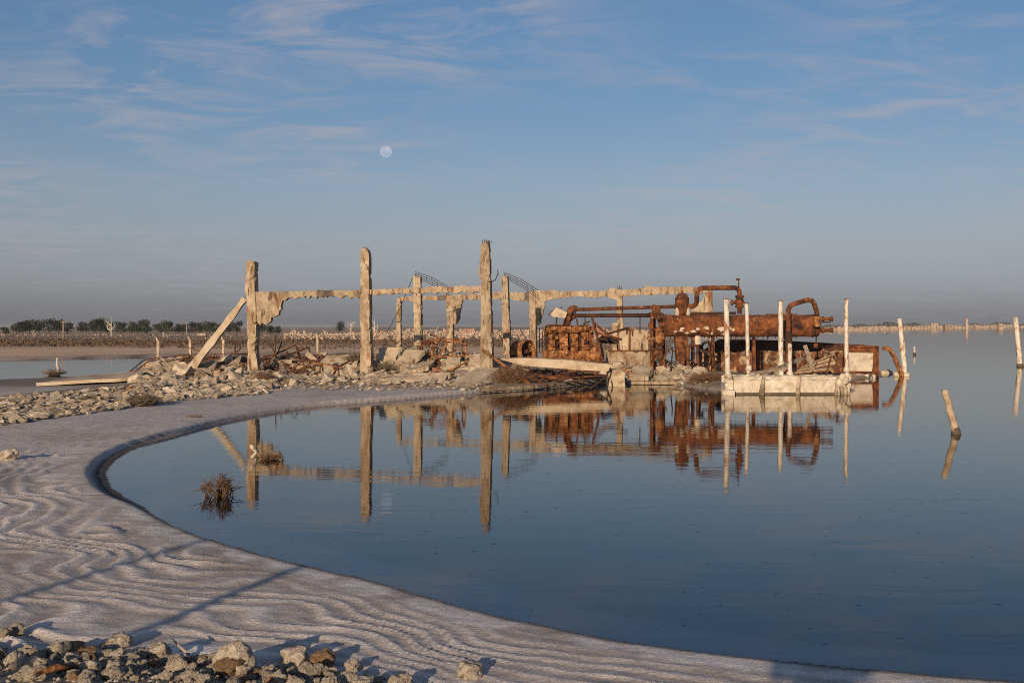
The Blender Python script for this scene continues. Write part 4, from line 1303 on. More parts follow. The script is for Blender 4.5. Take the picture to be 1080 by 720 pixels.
# arch pipe
ar = thing('arch_pipe', at(831, 396, 51.5), 'tall arched rusty pipe bending over into the cylinder end', 'pipe')
MB().tube(bend([at(831.5, 400, 51.4), at(831.3, 360, 52.6), at(831.5, 326, 53.4), at(834, 321.5, 53.4), at(852, 316, 53.4), at(857.5, 317, 53.5), at(862.5, 332, 53.8), at(860, 347, 54.4)], .35, 5), .105, 10, .04).build('pipe', 'rust', ar)
MB().lathe(at(861.5, 339, 53.9), (0, .1, 1), [(-.25, .12), (-.2, .16), (-.1, .13), (.1, .13), (.2, .17), (.24, .12)], 12).build('salt_crusted_joint', 'rust_orange', ar)
MB().lathe(at(831.5, 362, 52.3), (0, 0, 1), [(-.5, .12), (-.3, .17), (.3, .16), (.5, .12)], 12).build('corroded_sleeve', 'rust_dark', ar)

# open tank behind
YT = 57.6
tk = thing('open_rusty_tank', at(880, 392, YT), 'long open rusty tank standing in the water behind the white posts', 'tank')


def T(px, py, dy=0):
    return at(px, py, YT + dy)


MB().prism(ragged([(T(739, 371), 1), (T(890, 369.6), 0), (T(890, 392.4), 1), (T(739, 392.4), 0)], .2, .07), (0, .06, 0)).build('near_wall', 'rust_salted', tk)
MB().prism([T(889, 363.6, -.02), T(927, 364.6, -.02), T(927.2, 398, -.02), T(889.4, 397, -.02)], (0, .05, 0)).build('end_panel', 'rust', tk)
MB().prism([T(895, 371.5, -.06), T(921, 372.3, -.06), T(920, 391.5, -.06), T(896, 391, -.06)], (0, .035, 0)).build('pale_panel', 'salt_crust', tk)
for a_, b_, w in (((889, 365), (927, 366.2), .06), ((925.6, 365), (925.8, 398), .05), ((893, 366), (894, 396), .05), ((926, 368), (920, 394), .05), ((889, 394.5), (926, 395.5), .05)):
    MB().tube([T(*a_, -.09), T(*b_, -.09)], w, 4, .05).build('stiffener', 'rust', tk)
za, zb_ = T(0, 363.6).z, T(0, 400).z
zf = T(0, 357.4, 2.4).z
xl, xr_ = T(752, 370).x, T(927, 370).x
MB().prism([Vector((xl, YT + 2.4, zb_)), Vector((xr_, YT + 2.4, zb_)), Vector((xr_, YT + 2.4, za - .03)), Vector((xl + 2.2, YT + 2.4, zf)), Vector((xl + .7, YT + 2.4, zf)), Vector((xl - .3, YT + 2.4, za - .45))],
           (0, .06, 0)).build('far_wall', 'rust_dark', tk)
MB().prism([Vector((xr_ - .05, YT + .05, zb_)), Vector((xr_ - .05, YT + 2.4, zb_)), Vector((xr_ - .05, YT + 2.4, za - .04)), Vector((xr_ - .05, YT + .05, za - .06))], (.05, 0, 0)).build('side_wall', 'rust', tk)
for x in (752, 778, 800, 822, 846, 868):
    MB().box(T(x, 381, -.05), (.09, .07, .95), jit=.01).build('rib', 'rust', tk)
for k in range(26):
    x = 741 + k * 5.7 + random.uniform(-1, 1)
    q = T(x, 392, .02)
    MB().prism([q + Vector((-.08, 0, .03)), q + Vector((.08, 0, .03)), q + Vector((random.uniform(-.03, .03), 0, -random.uniform(.05, .22)))], (0, .03, 0)).build('rust_drip', 'rust_dark', tk)
m = MB()
for k in range(12):
    q = at(897 + k * 2.2, 396.5 + random.uniform(-.6, .6), YT - .25)
    m.lathe(q, (0, 0, 1), [(-.16, .05), (-.05, .12), (.06, .10), (.1, .03)], 7)
m.build('salt_crust_edge', 'salt_crust', tk)
MB().tube([at(918, 396, YT - .3), at(920, 404, YT - 2.2)], .09, 7, .25).build('crusted_peg', 'salt_crust', tk)

# concrete trough in front
YP = 43.6


def Q(px, py, dy=0):
    return at(px, py, YP + dy)


tg = thing('concrete_trough', on_z(828, 416, 0), 'pale salt-crusted concrete trough at the waterline with four white posts above', 'trough')
zt, zl = Q(0, 396.5).z, Q(0, 411).z
for (xa, xb) in ((765, 773.4), (774, 805), (806.6, 842.6), (844.4, 884)):
    a, c_ = Q(xa, 400), Q(xb, 400)
    m = MB()
    n_ = max(3, int((c_.x - a.x) / .12))
    vs, fs = [], []
    drop = .12 if xb < 774 else 0
    for i in range(n_ + 1):
        x = a.x + (c_.x - a.x) * i / n_
        j = lambda s=.024: random.uniform(-s, s)
        for (yy, zz_) in ((YP + .9, -.35), (YP + j(), -.35), (YP + j(), zl + .04 + j(.02)), (YP + .03 + j(), zl + .07 + j(.02)), (YP + .035 + j(), zt - .12 - drop + j()), (YP + .0 + j(), zt - .12 - drop + j()), (YP + .05 + j(), zt - .02 - drop + j(.02)),
                          (YP + .2, zt - drop + j()), (YP + .2, zt - .25), (YP + .75, zt - .25), (YP + .75, zt + j()), (YP + .9, zt + j())):
            vs.append((x, yy, zz_))
    for i in range(n_):
        for k in range(12):
            fs.append((i * 12 + k, i * 12 + (k + 1) % 12, i * 12 + 12 + (k + 1) % 12, i * 12 + 12 + k))
    fs += [tuple(range(12)), tuple(reversed(range(n_ * 12, n_ * 12 + 12)))]
    m.add(vs, fs).build('trough_section', 'salt_crust', tg)
MB().box(((Q(762, 400).x + Q(884, 400).x) / 2, YP + .4, -.05), (Q(884, 400).x - Q(762, 400).x + .06, .86, .24), jit=.01).build('wet_foot', 'dark_stub', tg)
for x in (806, 843.5, 884.5):
    MB().tube([Q(x, 396, -.02), Q(x - 1.5, 406, -.03), Q(x - 2.5, 416.5, -.04)], [.05, .07, .10], 7, .3).build('crusted_joint', 'rubble', tg)
MB().prism(ragged([(on_z(761, 416, .0), 1), (on_z(775, 416.5, .0), 1), (on_z(776, 413, 0), 1), (on_z(763, 412, 0), 1)], .2, 0), (0, 0, .16)).build('step_block', 'salt_crust', tg)
m = MB()
for k in range(16):
    q = Q(884 + random.random() * 12, 396 + random.random() * 18, -.1 + random.random() * .3)
    m.lathe(q, (random.uniform(-.3, .3), -.3, 1), [(-.17, .05), (-.05, .13), (.08, .11), (.14, .04)], 8)
m.build('crusted_end', 'salt_crust', tg)
for k in range(4):
    MB().tube([Q(884 + k * 3.5, 407, -.1), Q(885 + k * 3.4, 417, -.12)], .05, 6, .2).build('crusted_stake', 'rubble', tg)


def white_post(top, bot, Y, label, r=.085, lean=0):
    a, c_ = at(*top, Y), at(*bot, Y)
    gz_ = min(H(c_.x, c_.y), c_.z) - .1
    t = thing('white_post', Vector((c_.x, c_.y, max(gz_, -.3))), label, 'post', 'white posts around the trough')
    foot_ = Vector((c_.x, c_.y, gz_))
    MB().tube([foot_] + [foot_.lerp(a, i / 10) + Vector((random.uniform(-.006, .006), 0, 0)) for i in range(1, 11)], r, 8, .06).build('shaft', 'white_paint', t)
    MB().tube([a + Vector((0, 0, -.03)), a + Vector((0, 0, .02))], r * 1.03, 8, .08).build('rusty_tip', 'rust', t)
    MB().lathe(foot_ + Vector((0, 0, max(0, c_.z - gz_))), (0, 0, 1), [(-.02, r * 1.7), (.08, r * 1.5), (.18, r * 1.05)], 8).build('salt_collar', 'salt_crust', t)


white_post((766, 315), (768, 398), 43.85, 'tall white post at the left end of the trough', .098)
white_post((787.3, 319.5), (789.7, 390), 48, 'rust-spotted white post, second from the left of the four', .078)
white_post((823.2, 317), (824, 385.5), 50.5, 'thick clean white post right beside the arched pipe', .105)
white_post((892.6, 315.5), (893, 391.5), 47.5, 'rust-stained white post at the right, in front of the tank end panel', .085)
white_post((833.2, 362), (833, 396), 46.5, 'short rusty white stub beside the arched pipe foot', .085)
# grate
gr = thing('collapsed_grate', at(856, 394, 47), 'collapsed slatted grate sloping behind the trough', 'grate')
for k in range(11):
    f_ = k / 10
    a, c_ = at(836 + 10 * f_, 394.5 - 8 * f_, 46.4 + 2.0 * f_), at(876 + 4 * f_, 391 - 18 * f_, 46.6 + 2.0 * f_)
    MB().box((a + c_) / 2, ((c_ - a).length, .07, .03), u=(c_ - a)).build('slat', 'driftwood' if k % 3 else 'rust', gr)
for f_ in (.12, .5, .9):
    a = at(836 + 40 * f_, 394.5 - 3.5 * f_, 46.4).lerp(at(876, 391, 46.5), .0)
    c_ = at(846 + 34 * f_, 386.5 - 13.5 * f_, 48.4)
    MB().box((a + c_) / 2 - Vector((0, 0, .05)), ((c_ - a).length, .06, .07), u=(c_ - a)).build('bearer', 'rust', gr)
iron('rusty_stays', [[(882, 372, 48.6), (887, 391, 47.2)], [(884, 371, 48.8), (889, 374, 48.6)], [(879, 377, 48.2), (886, 386, 47.5)]], 'rust_orange', 'rusty stays at the right edge of the collapsed grate', .05, 5)
a, c_ = at(849, 364.5, 49), at(859, 394, 46.6)
MB().box((a + c_) / 2, ((a - c_).length, .05, .16), u=(a - c_), w=(.9, 0, .3)).build('grey_plank', 'driftwood', None, 'short grey plank leaning across the collapsed grate', 'plank')
a, c_ = at(800, 396, 46.2), at(846, 378, 50)
MB().box((a + c_) / 2, ((a - c_).length, .08, .13), u=(a - c_)).build('long_plank', 'driftwood', None, 'long weathered plank sloping up left of the collapsed grate', 'plank')
a, c_ = at(792, 394, 46.4), at(832, 387, 48)
MB().box((a + c_) / 2, ((a - c_).length, .30, .08), u=(a - c_)).build('broad_board', 'driftwood', None, 'broad board lying behind the trough between the white posts', 'plank')

# ------------------------------------------------------------------ posts standing in the water
def stake(name, top, bot, Y, r, mat, label, seg=8, taper=.85):
    a, c_ = at(*top, Y), at(*bot, Y)
    dr_ = (c_ - a).normalized()
    t = thing(name, c_, label, 'post', 'posts standing in the lake')
    MB().tube([c_ + dr_ * .35] + [c_.lerp(a, i / 9) + Vector((random.uniform(-.012, .012), 0, random.uniform(-.01, .01))) for i in range(10)],
              [r] + [r * (1 - (1 - taper) * i / 9) for i in range(10)], seg, .10).build('shaft', mat, t)
    MB().lathe(c_, -dr_, [(-.05, r * 1.1), (.02, r * 1.25), (.08, r * 1.2), (.16, r * 1.02)], 9).build('dark_wet_foot', 'dark_stub', t)
    return t


stake('leaning_post', (996, 411), (1009, 458), 27.6, .088, 'driftwood', 'short broken stump leaning left, nearest post in open water')
stake('leaning_post', (948.8, 336), (954.6, 396), 60.0, .14, 'white_paint', 'tall leaning white post beside the bent rusty pipe')
stake('leaning_post', (1071, 334.5), (1076, 386), 74.0, .17, 'white_paint', 'tall leaning white post at the right edge of the picture')
stake('small_stake', (964.4, 365.5), (964.5, 373.5), 104.0, .10, 'bark_white', 'tiny stake far out in the water right of the bent pipe')
t = thing('bent_pipe', on_z(951, 397, 0), 'rusty pipe with a bent neck leaning out of the water', 'pipe')
MB().tube(bend([at(931, 367.5, 59), at(938, 367, 59), at(943, 376, 59), at(951, 395, 59), at(952.5, 401, 59)], .25), .11, 9, .07).build('pipe', 'rust_orange', t)
m = MB()
for k in range(7):
    q = at(945 + k * 2, 395.5 + random.uniform(-1, .6), 59.2)
    m.lathe(q, (0, 0, 1), [(-.15, .08), (0, .14), (.08, .10), (.12, .03)], 7)
m.build('crusted_foot', 'salt_crust', t)

# ------------------------------------------------------------------ rubble
CH = [chunk_mesh('concrete_chunk', 'rubble', d, n) for d, n in [((1, .8, .55), 14), ((1, .7, .35), 13), ((1, .9, .7), 15), ((1, .5, .3), 12), ((1, .8, .25), 13), ((.8, 1, .5), 14), ((1, .6, .6), 12), ((1, 1, .45), 15)]]
BR = [chunk_mesh('brick_lump', 'brick', d, 10) for d in ((1, .55, .4), (1, .7, .5))]


def scatter(n, pick, size, label, group, cat='rubble', name='rubble_chunk', brick=.06, sink=.25, tilt=.6):
    k = 0
    tries = 0
    while k < n and tries < n * 6:
        tries += 1
        px, py = pick()
        p = ground(px, py)
        if p.y > 70 or p.z < .02:
            continue
        s = size() * (p.y / 50 if p.y > 20 else 1)
        isb = random.random() < brick
        me_ = random.choice(BR if isb else CH)
        s = s * (.7 if isb else 1)
        p.z += s * (.22 - sink * .5)
        if isb:
            place(me_, 'brick_lump', p, s, (random.uniform(-tilt, tilt), random.uniform(-tilt, tilt), random.uniform(0, 6.28)), 'small broken red brick lump lying among ' + group, cat, 'brick lumps in ' + group)
        else:
            place(me_, name, p, s, (random.uniform(-tilt, tilt), random.uniform(-tilt, tilt), random.uniform(0, 6.28)), label, cat, group)
        k += 1


lw = lambda x: float(np.interp(x, [0, 133, 194, 300], [449, 431, 423, 414]))
up_ = lambda x: float(np.interp(x, [0, 70, 147, 200, 300], [420, 416, 407, 402, 400]))


def pick_bank():
    x = U(-12, 285)
    return x, U(up_(x), lw(x))


scatter(58, pick_bank, lambda: U(.34, .62), 'pale stone in the low rubble bank left of the bay', 'the left rubble bank')
scatter(56, lambda: (U(140, 262), U(383, 404)), lambda: U(.35, .95), 'broken concrete chunk in the heap around the leaning strut', 'the heap around the leaning strut', brick=.03)
scatter(50, lambda: (U(270, 390), U(380, 408)), lambda: U(.28, .8), 'broken concrete chunk between the leftmost and second tall columns', 'the heap right of the leftmost column', brick=.03)
scatter(75, lambda: (U(390, 525), U(366, 402)), lambda: U(.3, .85), 'broken concrete chunk in the central heap below the box frame', 'the central heap', brick=.03)
scatter(18, lambda: (U(525, 645), U(392, 406)), lambda: U(.2, .5), 'broken concrete chunk under the long fallen beam', 'the debris under the fallen beam', brick=.2)
scatter(48, lambda: (U(640, 742), U(383, 405)), lambda: U(.3, .85), 'broken concrete chunk on the shore below the concrete basin', 'the shore under the basin', brick=.03)
scatter(14, lambda: (U(765, 890), U(388, 396)), lambda: U(.2, .5), 'broken concrete chunk behind the salt-crusted trough', 'the debris behind the trough')
for (px, py, s, lb) in [(935, 391.5, .8, 'crusted lump just above water between tank end and bent pipe')]:
    p = on_z(px, 393.5, 0)
    place(rock_mesh('crusted_lump', 'rubble', 77, .1, .45, 3), 'crusted_lump', p + Vector((0, 0, .02)), s, (0, 0, .4), lb, 'lump')

# pebbles and grit filling the rubble ground
gv, gf = [], []


def grit(n, pick, smin, smax):
    for _ in range(n):
        px, py = pick()
        q = ground(px, py)
        z = q.z
        if z < .02 or q.y > 75:
            continue
        s = U(smin, smax)
        c_ = Vector((q.x, q.y, z + s * .15))
        k0 = len(gv)
        fl = U(.35, .9)
        for v in ((1, 0, .1), (-1, 0, .2), (0, 1, .3), (0, -1, 0), (.3, .2, .8 * fl), (0, 0, -.6)):
            gv.append(c_ + Vector([v[i] * s * .5 * U(.6, 1.4) for i in range(3)]) + Vector((U(-.25, .25) * s, U(-.25, .25) * s, U(-.1, .12) * s)))
        gf.extend([(k0 + a, k0 + b, k0 + c) for a, b, c in ((0, 2, 4), (2, 1, 4), (1, 3, 4), (3, 0, 4), (2, 0, 5), (1, 2, 5), (3, 1, 5), (0, 3, 5))])


grit(1900, pick_bank, .06, .22)
grit(420, pick_bank, .2, .36)
grit(1500, lambda: (U(150, 520), U(384, 412)), .06, .22)
grit(900, lambda: (U(150, 525), U(368, 406)), .15, .42)
grit(800, lambda: (U(640, 745), U(385, 405)), .06, .3)
MB().add(gv, gf).build('rubble_grit', 'rubble', None, 'fine stone grit strewn over the rubble ground', None, kind='stuff')

gv, gf = [], []
grit(420, lambda: (U(183, 260), U(379, 394)), .12, .4)
grit(480, lambda: (U(272, 345), U(376, 397)), .12, .4)
grit(420, lambda: (U(440, 505), U(370, 397)), .10, .35)
grit(300, lambda: (U(535, 645), U(392, 403)), .10, .35)
grit(160, lambda: (U(640, 740), U(380, 402)), .10, .3)
MB().add(gv, gf).build('rusted_scrap', 'rust_scrap', None, 'brown rusted scrap and flakes strewn between the rubble heaps', None, kind='stuff')
m = MB()
for (xa, xb, ya, yb, n_) in ((185, 258, 378, 392, 60), (274, 342, 374, 394, 80), (445, 502, 366, 394, 70), (545, 640, 390, 402, 50)):
    for _ in range(n_):
        p = ground(U(xa, xb), U(ya, yb))
        a_ = U(0, 6.283)
        l_ = U(.2, .8)
        m.tube([p + Vector((0, 0, -.02)), p + Vector((math.cos(a_) * l_ * .4, math.sin(a_) * l_ * .3, U(.05, .3))), p + Vector((math.cos(a_) * l_, math.sin(a_) * l_ * .6, U(.0, .35)))], U(.010, .022), 4)
m.build('wire_scrap', 'rust_scrap', None, 'loose rusted wire and thin rods tangled over the rubble heaps', None, kind='stuff')

# ------------------------------------------------------------------ dry shrubs
def shrub(p, w, h, n, mat, label, name='dry_shrub', group='dry shrubs', r=.008, core=.3, sub=3, wild=0.0):
    m = MB()
    for _ in range(n):
        a_ = U(0, 6.283)
        e = U(.15, 1.0) * (1 + wild * random.choice((-.3, 0, .25, .5)))
        tip = p + Vector((math.cos(a_) * w * e * .5, math.sin(a_) * w * e * .5, h * U(.35, 1.0) * (1.1 - .5 * e)))
        root = p + Vector((math.cos(a_) * w * core * .5 * U(0, 1), math.sin(a_) * w * core * .5 * U(0, 1), -.03))
        mid = root.lerp(tip, .5) + Vector((U(-.1, .1) * w, U(-.1, .1) * w, U(0, .18) * h))
        m.tube([root, mid, tip], [r, r * .8, r * .4], 3, 0, False)
        for _ in range(sub):
            b_ = mid.lerp(tip, U(-.3, .9))
            m.tube([b_, b_ + Vector((U(-.2, .2) * w, U(-.2, .2) * w, U(-.05, .28) * h))], [r * .6, r * .3], 3, 0, False)
    return m.build(name, mat, None, label, 'shrub', group, recalc=False)


shrub(on_z(232, 523, 0), .58, .36, 62, 'dry_twig', 'reddish dead shrub standing alone in the shallow water of the bay', r=.007, sub=4, core=.7, wild=1.0)
shrub(on_z(284, 484.5, 0), .55, .14, 55, 'dry_twig', 'flat dead shrub in the bay with a white stick on it', r=.006, sub=4)
q = on_z(266, 482, 0)
MB().tube([q, on_z(271, 479, .0) + Vector((0, 0, .05)), at(266, 471.5, q.y), at(264, 469.5, q.y + .02)], [.03, .05, .045, .02], 7, .2).build('white_stick', 'bark_white', None, 'curled white stick on the flat dead shrub in the bay', 'stick')
shrub(ground(404, 393), 2.2, .5, 170, 'grey_twig', 'wide grey bush low on the heap below the second tall column', r=.010, sub=4)
shrub(ground(372, 384), 1.2, .6, 90, 'grey_twig', 'small grey bush left of the second tall column foot', r=.010, sub=4)
shrub(on_z(541, 408, .1) + Vector((0, .5, 0)), 2.0, .95, 220, 'dry_twig', 'brown dry bush at the waterline under the slanting pole', r=.010, sub=4)
shrub(on_z(748, 407, .05) + Vector((0, .4, 0)), 1.9, .6, 240, 'dry_twig', 'brown dry bush at the waterline beside the trough', r=.010, sub=4)
shrub(ground(150, 428), 1.25, .38, 170, 'grey_twig', 'low brown bush on the rubble bank left of the bay', r=.009, sub=4)
shrub(ground(95, 424), .9, .25, 80, 'grey_twig', 'faint low tuft on the rubble bank near the left edge', r=.009)
shrub(ground(205, 440), .5, .08, 40, 'grey_twig', 'tiny dry tuft on the salt strip beside the bay', r=.007)
shrub(on_z(57, 396, 0), 1.4, .35, 80, 'grey_twig', 'small grey shrub at the foot of the stake in the left pool', r=.012)
shrub(ground(278, 403), 1.1, .5, 90, 'dry_twig', 'brown dry bush at the right foot of the leftmost column', r=.010)

# ------------------------------------------------------------------ left pool stake, fence posts, poles, dead trees
p = on_z(60.5, 393, 0)
MB().tube([p + Vector((0, 0, -.3)), p + Vector((.05, 0, .25)), at(60, 385, p.y), at(60.5, 377, p.y)], [.07, .09, .06, .04], 7, .15).build('pool_stake', 'bark_white', None, 'crooked white stake standing in the left pool', 'post')
for i, (px, yt, yb, lb) in enumerate([(167, 360, 383.5, 'pale fence post behind the rubble, nearest to the left pool'), (200.5, 358.6, 375, 'pale fence post crossed by the leaning strut side, second of four'),
                                      (235.5, 358.6, 375, 'pale fence post between the leaning strut and leftmost column'), (335, 355, 381, 'pale fence post right of the dark bent angle irons')]):
    Yp = 74 + i * 1.5
    a, c_ = at(px, yt, Yp), at(px, yb, Yp)
    c_.z = min(c_.z, H(c_.x, c_.y)) - .1
    t = thing('fence_post', c_, lb, 'post', 'pale fence posts behind the ruins')
    MB().box((a + c_) / 2, (.15, .15, (a - c_).length), jit=.02).build('shaft', 'pale_slab', t)
    MB().tube([a - Vector((0, 0, .05)), a + Vector((-.12, 0, .22))], [.08, .06], 5).build('cranked_tip', 'pale_slab', t)
for px, yt, Yp, lb in ((66.7, 338, 175, 'wooden utility pole in front of the tree row at left'), (196.7, 339, 260, 'wooden utility pole behind the leaning strut')):
    a = at(px, yt, Yp)
    g_ = H(a.x, a.y)
    t = thing('utility_pole', Vector((a.x, a.y, g_)), lb, 'pole', 'utility poles in the far field')
    MB().tube([Vector((a.x, a.y, g_ - .3)), a], [.13, .09], 6).build('pole', 'pole_wood', t)
    MB().box(a - Vector((0, 0, .25)), (.9, .08, .08)).build('crossarm', 'pole_wood', t)


def dead_tree(px, py_t, Yp, label, seed, mat='bark_white'):
    random.seed(seed)
    a = at(px, py_t, Yp)
    g_ = H(a.x, a.y)
    hgt = a.z - g_
    t = thing('dead_tree', Vector((a.x, a.y, g_)), label, 'dead tree', 'bare white dead trees in the far field')
    m = MB()
    m.tube([Vector((a.x, a.y, g_ - .2)), Vector((a.x + U(-.05, .05), a.y, g_ + hgt * .4)), a], [hgt * .045, hgt * .035, hgt * .008], 5)
    m.build('trunk', mat, t)
    for _ in range(6):
        b_ = Vector((a.x, a.y, g_ + hgt * U(.25, .75)))
        s = random.choice((-1, 1))
        MB().tube([b_, b_ + Vector((s * hgt * U(.08, .2), U(-.1, .1), hgt * U(.06, .18))), b_ + Vector((s * hgt * U(.15, .32), U(-.1, .1), hgt * U(.2, .4)))],
                  [hgt * .022, hgt * .015, hgt * .005], 4).build('branch', mat, t)


for i, (px, yt, Yp, lb) in enumerate([(117.5, 334, 215, 'tallest bare dead tree in front of the tree row at left'), (172.5, 349.5, 190, 'stubby bare dead tree in the field left of the leaning strut'),
                                      (309, 346, 200, 'bare dead tree right of the leftmost column shoulder'), (370, 337, 240, 'faint bare tree just left of the second tall column'),
                                      (395, 336, 260, 'faint bare tree right of the second tall column'), (460, 344, 230, 'bare dead trunk behind the box frame'),
                                      (498, 345, 210, 'bare dead trunk left of the tallest column foot'), (586, 342, 240, 'faint bare tree above the pulley'),
                                      (35, 348, 205, 'small bare trunk near the left edge below the trees')]):
    dead_tree(px, yt, Yp, lb, 100 + i)
random.seed(31)

# ------------------------------------------------------------------ far tree row
def crown_mesh(seed, n=900):
    random.seed(seed)
    bl = [(U(-.28, .28), U(-.25, .25), U(.36, .86), U(.13, .25)) for _ in range(11)] + [(0, 0, .72, .26), (U(-.3, .3), 0, .45, .2)]
    vs, fs = [], []
    for _ in range(n):
        bx, by, bz, br = random.choice(bl)
        d_ = Vector((random.gauss(0, 1), random.gauss(0, 1), random.gauss(0, .8))).normalized()
        c_ = Vector((bx, by, bz)) + d_ * br * U(.55, 1.08)
        u_ = Vector((U(-1, 1), U(-1, 1), U(-1, 1))).normalized()
        w_ = u_.orthogonal().normalized()
        s = U(.025, .055)
        k = len(vs)
        vs += [c_ + u_ * s, c_ + w_ * s * .7, c_ - u_ * s, c_ - w_ * s * .7]
        fs.append((k, k + 1, k + 2, k + 3))
    me_ = bpy.data.meshes.new('crown')
    me_.from_pydata([tuple(v) for v in vs], [], fs)
    me_.materials.append(MATS['leaf_dark'])
    tm = MB()
    tm.tube([Vector((0, 0, -.04)), Vector((.02, 0, .25)), Vector((-.01, .01, .62))], [.035, .028, .012], 6)
    for _ in range(5):
        b_ = Vector((0, 0, U(.25, .5)))
        q_ = random.choice(bl)
        tm.tube([b_, Vector((q_[0] * .6, q_[1] * .6, b_.z + .1)), Vector(q_[:3])], [.016, .011, .005], 4)
    mt = bpy.data.meshes.new('trunk')
    mt.from_pydata([tuple(v) for v in tm.v], [], tm.f)
    mt.materials.append(MATS['trunk_bark'])
    return me_, mt


PROTO = [crown_mesh(s) for s in (3, 5, 8, 13, 21)]
random.seed(77)
TREES = [(17, 341.5, 1.1), (24, 339.6, .9), (31, 338.4, 1.0), (41, 340, 1.1), (51, 338.9, 1.0), (62, 339.3, 1.0), (71, 339, 1.0), (88, 340.6, 1.0), (98, 338.6, 1.0), (106, 337.4, .9), (113, 339.6, .9),
         (127, 339, 1.0), (139, 341, 1.0), (146, 341, 1.0), (154, 338.6, .95), (168, 340, 1.0), (177, 340.6, 1.0), (187, 341.6, 1.0), (193, 341, .9), (203, 341.6, .9), (212, 341.8, 1.0), (221, 338.7, .95),
         (231, 341.4, 1.0), (242, 341.2, 1.0), (250, 341.4, 1.0), (277, 343, .9), (285, 343.2, .9), (293, 343.6, .9), (359, 340, .75), (6, 345, 1.2)]
for i, (px, yt, wf) in enumerate(TREES):
    Yp = 430 + random.uniform(-40, 40)
    a = at(px, yt, Yp)
    g_ = H(a.x, a.y)
    hgt = a.z - g_
    where = ('lone dark tree far off left of the second tall column' if px == 359 else 'low bush-like tree at the left end of the far tree row' if px == 6 else
             'dark tree of the far row right of the leftmost column' if px > 270 else
             'dark evergreen in the far tree row left of the tallest dead tree' if px < 115 else
             'dark evergreen in the far tree row between the tallest dead tree and leaning strut' if px < 200 else 'dark evergreen in the far tree row just left of the leftmost column')
    t = thing('evergreen_tree', Vector((a.x, a.y, g_)), where, 'tree', 'far tree row')
    cm_, tm_ = PROTO[i % 5]
    w_ = hgt * wf * 1.25
    hgt *= U(.98, 1.22)
    place(cm_, 'crown', (0, 0, 0), (w_, w_, hgt), (0, 0, U(0, 6.28)), parent=t)
    place(tm_, 'trunk', (0, 0, 0), (w_, w_, hgt), (0, 0, U(0, 6.28)), parent=t)

# ------------------------------------------------------------------ far field: ruins and brush
gv, gf = [], []
for _ in range(5200):
    px = U(-60, 700)
    left = px < 300
    if left and random.random() < .85:
        continue
    Yp = U(165, 330) if random.random() < .8 else U(330, 520)
    x = (px - CX) / F * Yp
    z = H(x, Yp)
    s = U(.12, .42) * (Yp / 200) * (.6 if left else 1)
    hh_ = s * U(.25, 1.1) * (2.2 if random.random() < .05 else 1)
    k0 = len(gv)
    for a in (-1, 1):
        for b_ in (-1, 1):
            for c_ in (-.3, 1):
                gv.append(Vector((x + a * s * U(.25, .6), Yp + b_ * s * .5, z + c_ * hh_ * U(.5, 1))))
    gf.extend([tuple(k0 + i for i in q) for q in ((0, 1, 3, 2), (4, 6, 7, 5), (0, 4, 5, 1), (2, 3, 7, 6), (1, 5, 7, 3))])
MB().add(gv, gf).build('far_ruin_field', 'far_stone', None, 'pale broken walls of the ruined town strewn over the far field', None, kind='stuff')
gv, gf = [], []
for _ in range(13000):
    px = U(-70, 740)
    Yp = U(112, 150) if random.random() < .7 else U(150, 260)
    x = (px - CX) / F * Yp
    z = H(x, Yp)
    s = U(.10, .26)
    k0 = len(gv)
    a_ = U(0, 3.14)
    dx, dy = math.cos(a_) * s * .5, math.sin(a_) * s * .5
    gv += [Vector((x - dx, Yp - dy, z - .2)), Vector((x + dx, Yp + dy, z - .2)), Vector((x + dx * .4 + U(-.1, .1), Yp + dy, z + s * U(.3, .9))), Vector((x - dx * .6, Yp - dy, z + s * U(.2, .7)))]
    gf.append((k0, k0 + 1, k0 + 2, k0 + 3))
MB().add(gv, gf).build('field_brush', 'leaf_dry', None, 'brown dry brush along the far bank', None, kind='stuff', recalc=False)
# a few buildings that can be told apart
def small_house(px, yt, Yp, wpx, label, mat, roof=None):
    a = at(px, yt, Yp)
    g_ = H(a.x, a.y)
    w_ = wpx / F * Yp
    t = thing('far_building', Vector((a.x, a.y, g_)), label, 'building', 'far buildings')
    MB().box((a.x, a.y, (a.z + g_) / 2 - .2), (w_, w_ * .8, a.z - g_ + .4), jit=.05).build('wall', mat, t)
    MB().box((a.x, a.y, a.z + .1), (w_ * 1.04, w_ * .84, .25), jit=.08).build('roof', roof or mat, t)
    for s in (-.25, .2):
        MB().box((a.x + w_ * s, a.y - w_ * .4, g_ + (a.z - g_) * .55), (w_ * .16, .12, (a.z - g_) * .4)).build('window', 'dark_stub', t)


small_house(495, 347.5, 330, 12, 'low brick house ruin far behind the tallest column', 'far_brick')
small_house(629, 346.5, 330, 16, 'low brick building far behind the overhead pipes', 'far_brick')
small_house(213, 352.6, 240, 9, 'tiny white hut in the field behind the leaning strut', 'far_stone')

# far right shore: strip of ruins, tower, blue tree line
gv, gf = [], []


def shore_y(px):
    return float(np.interp(px, [700, 790, 880, 980, 1080, 1200], [357, 352, 348.9, 346.6, 345.3, 344.9]))


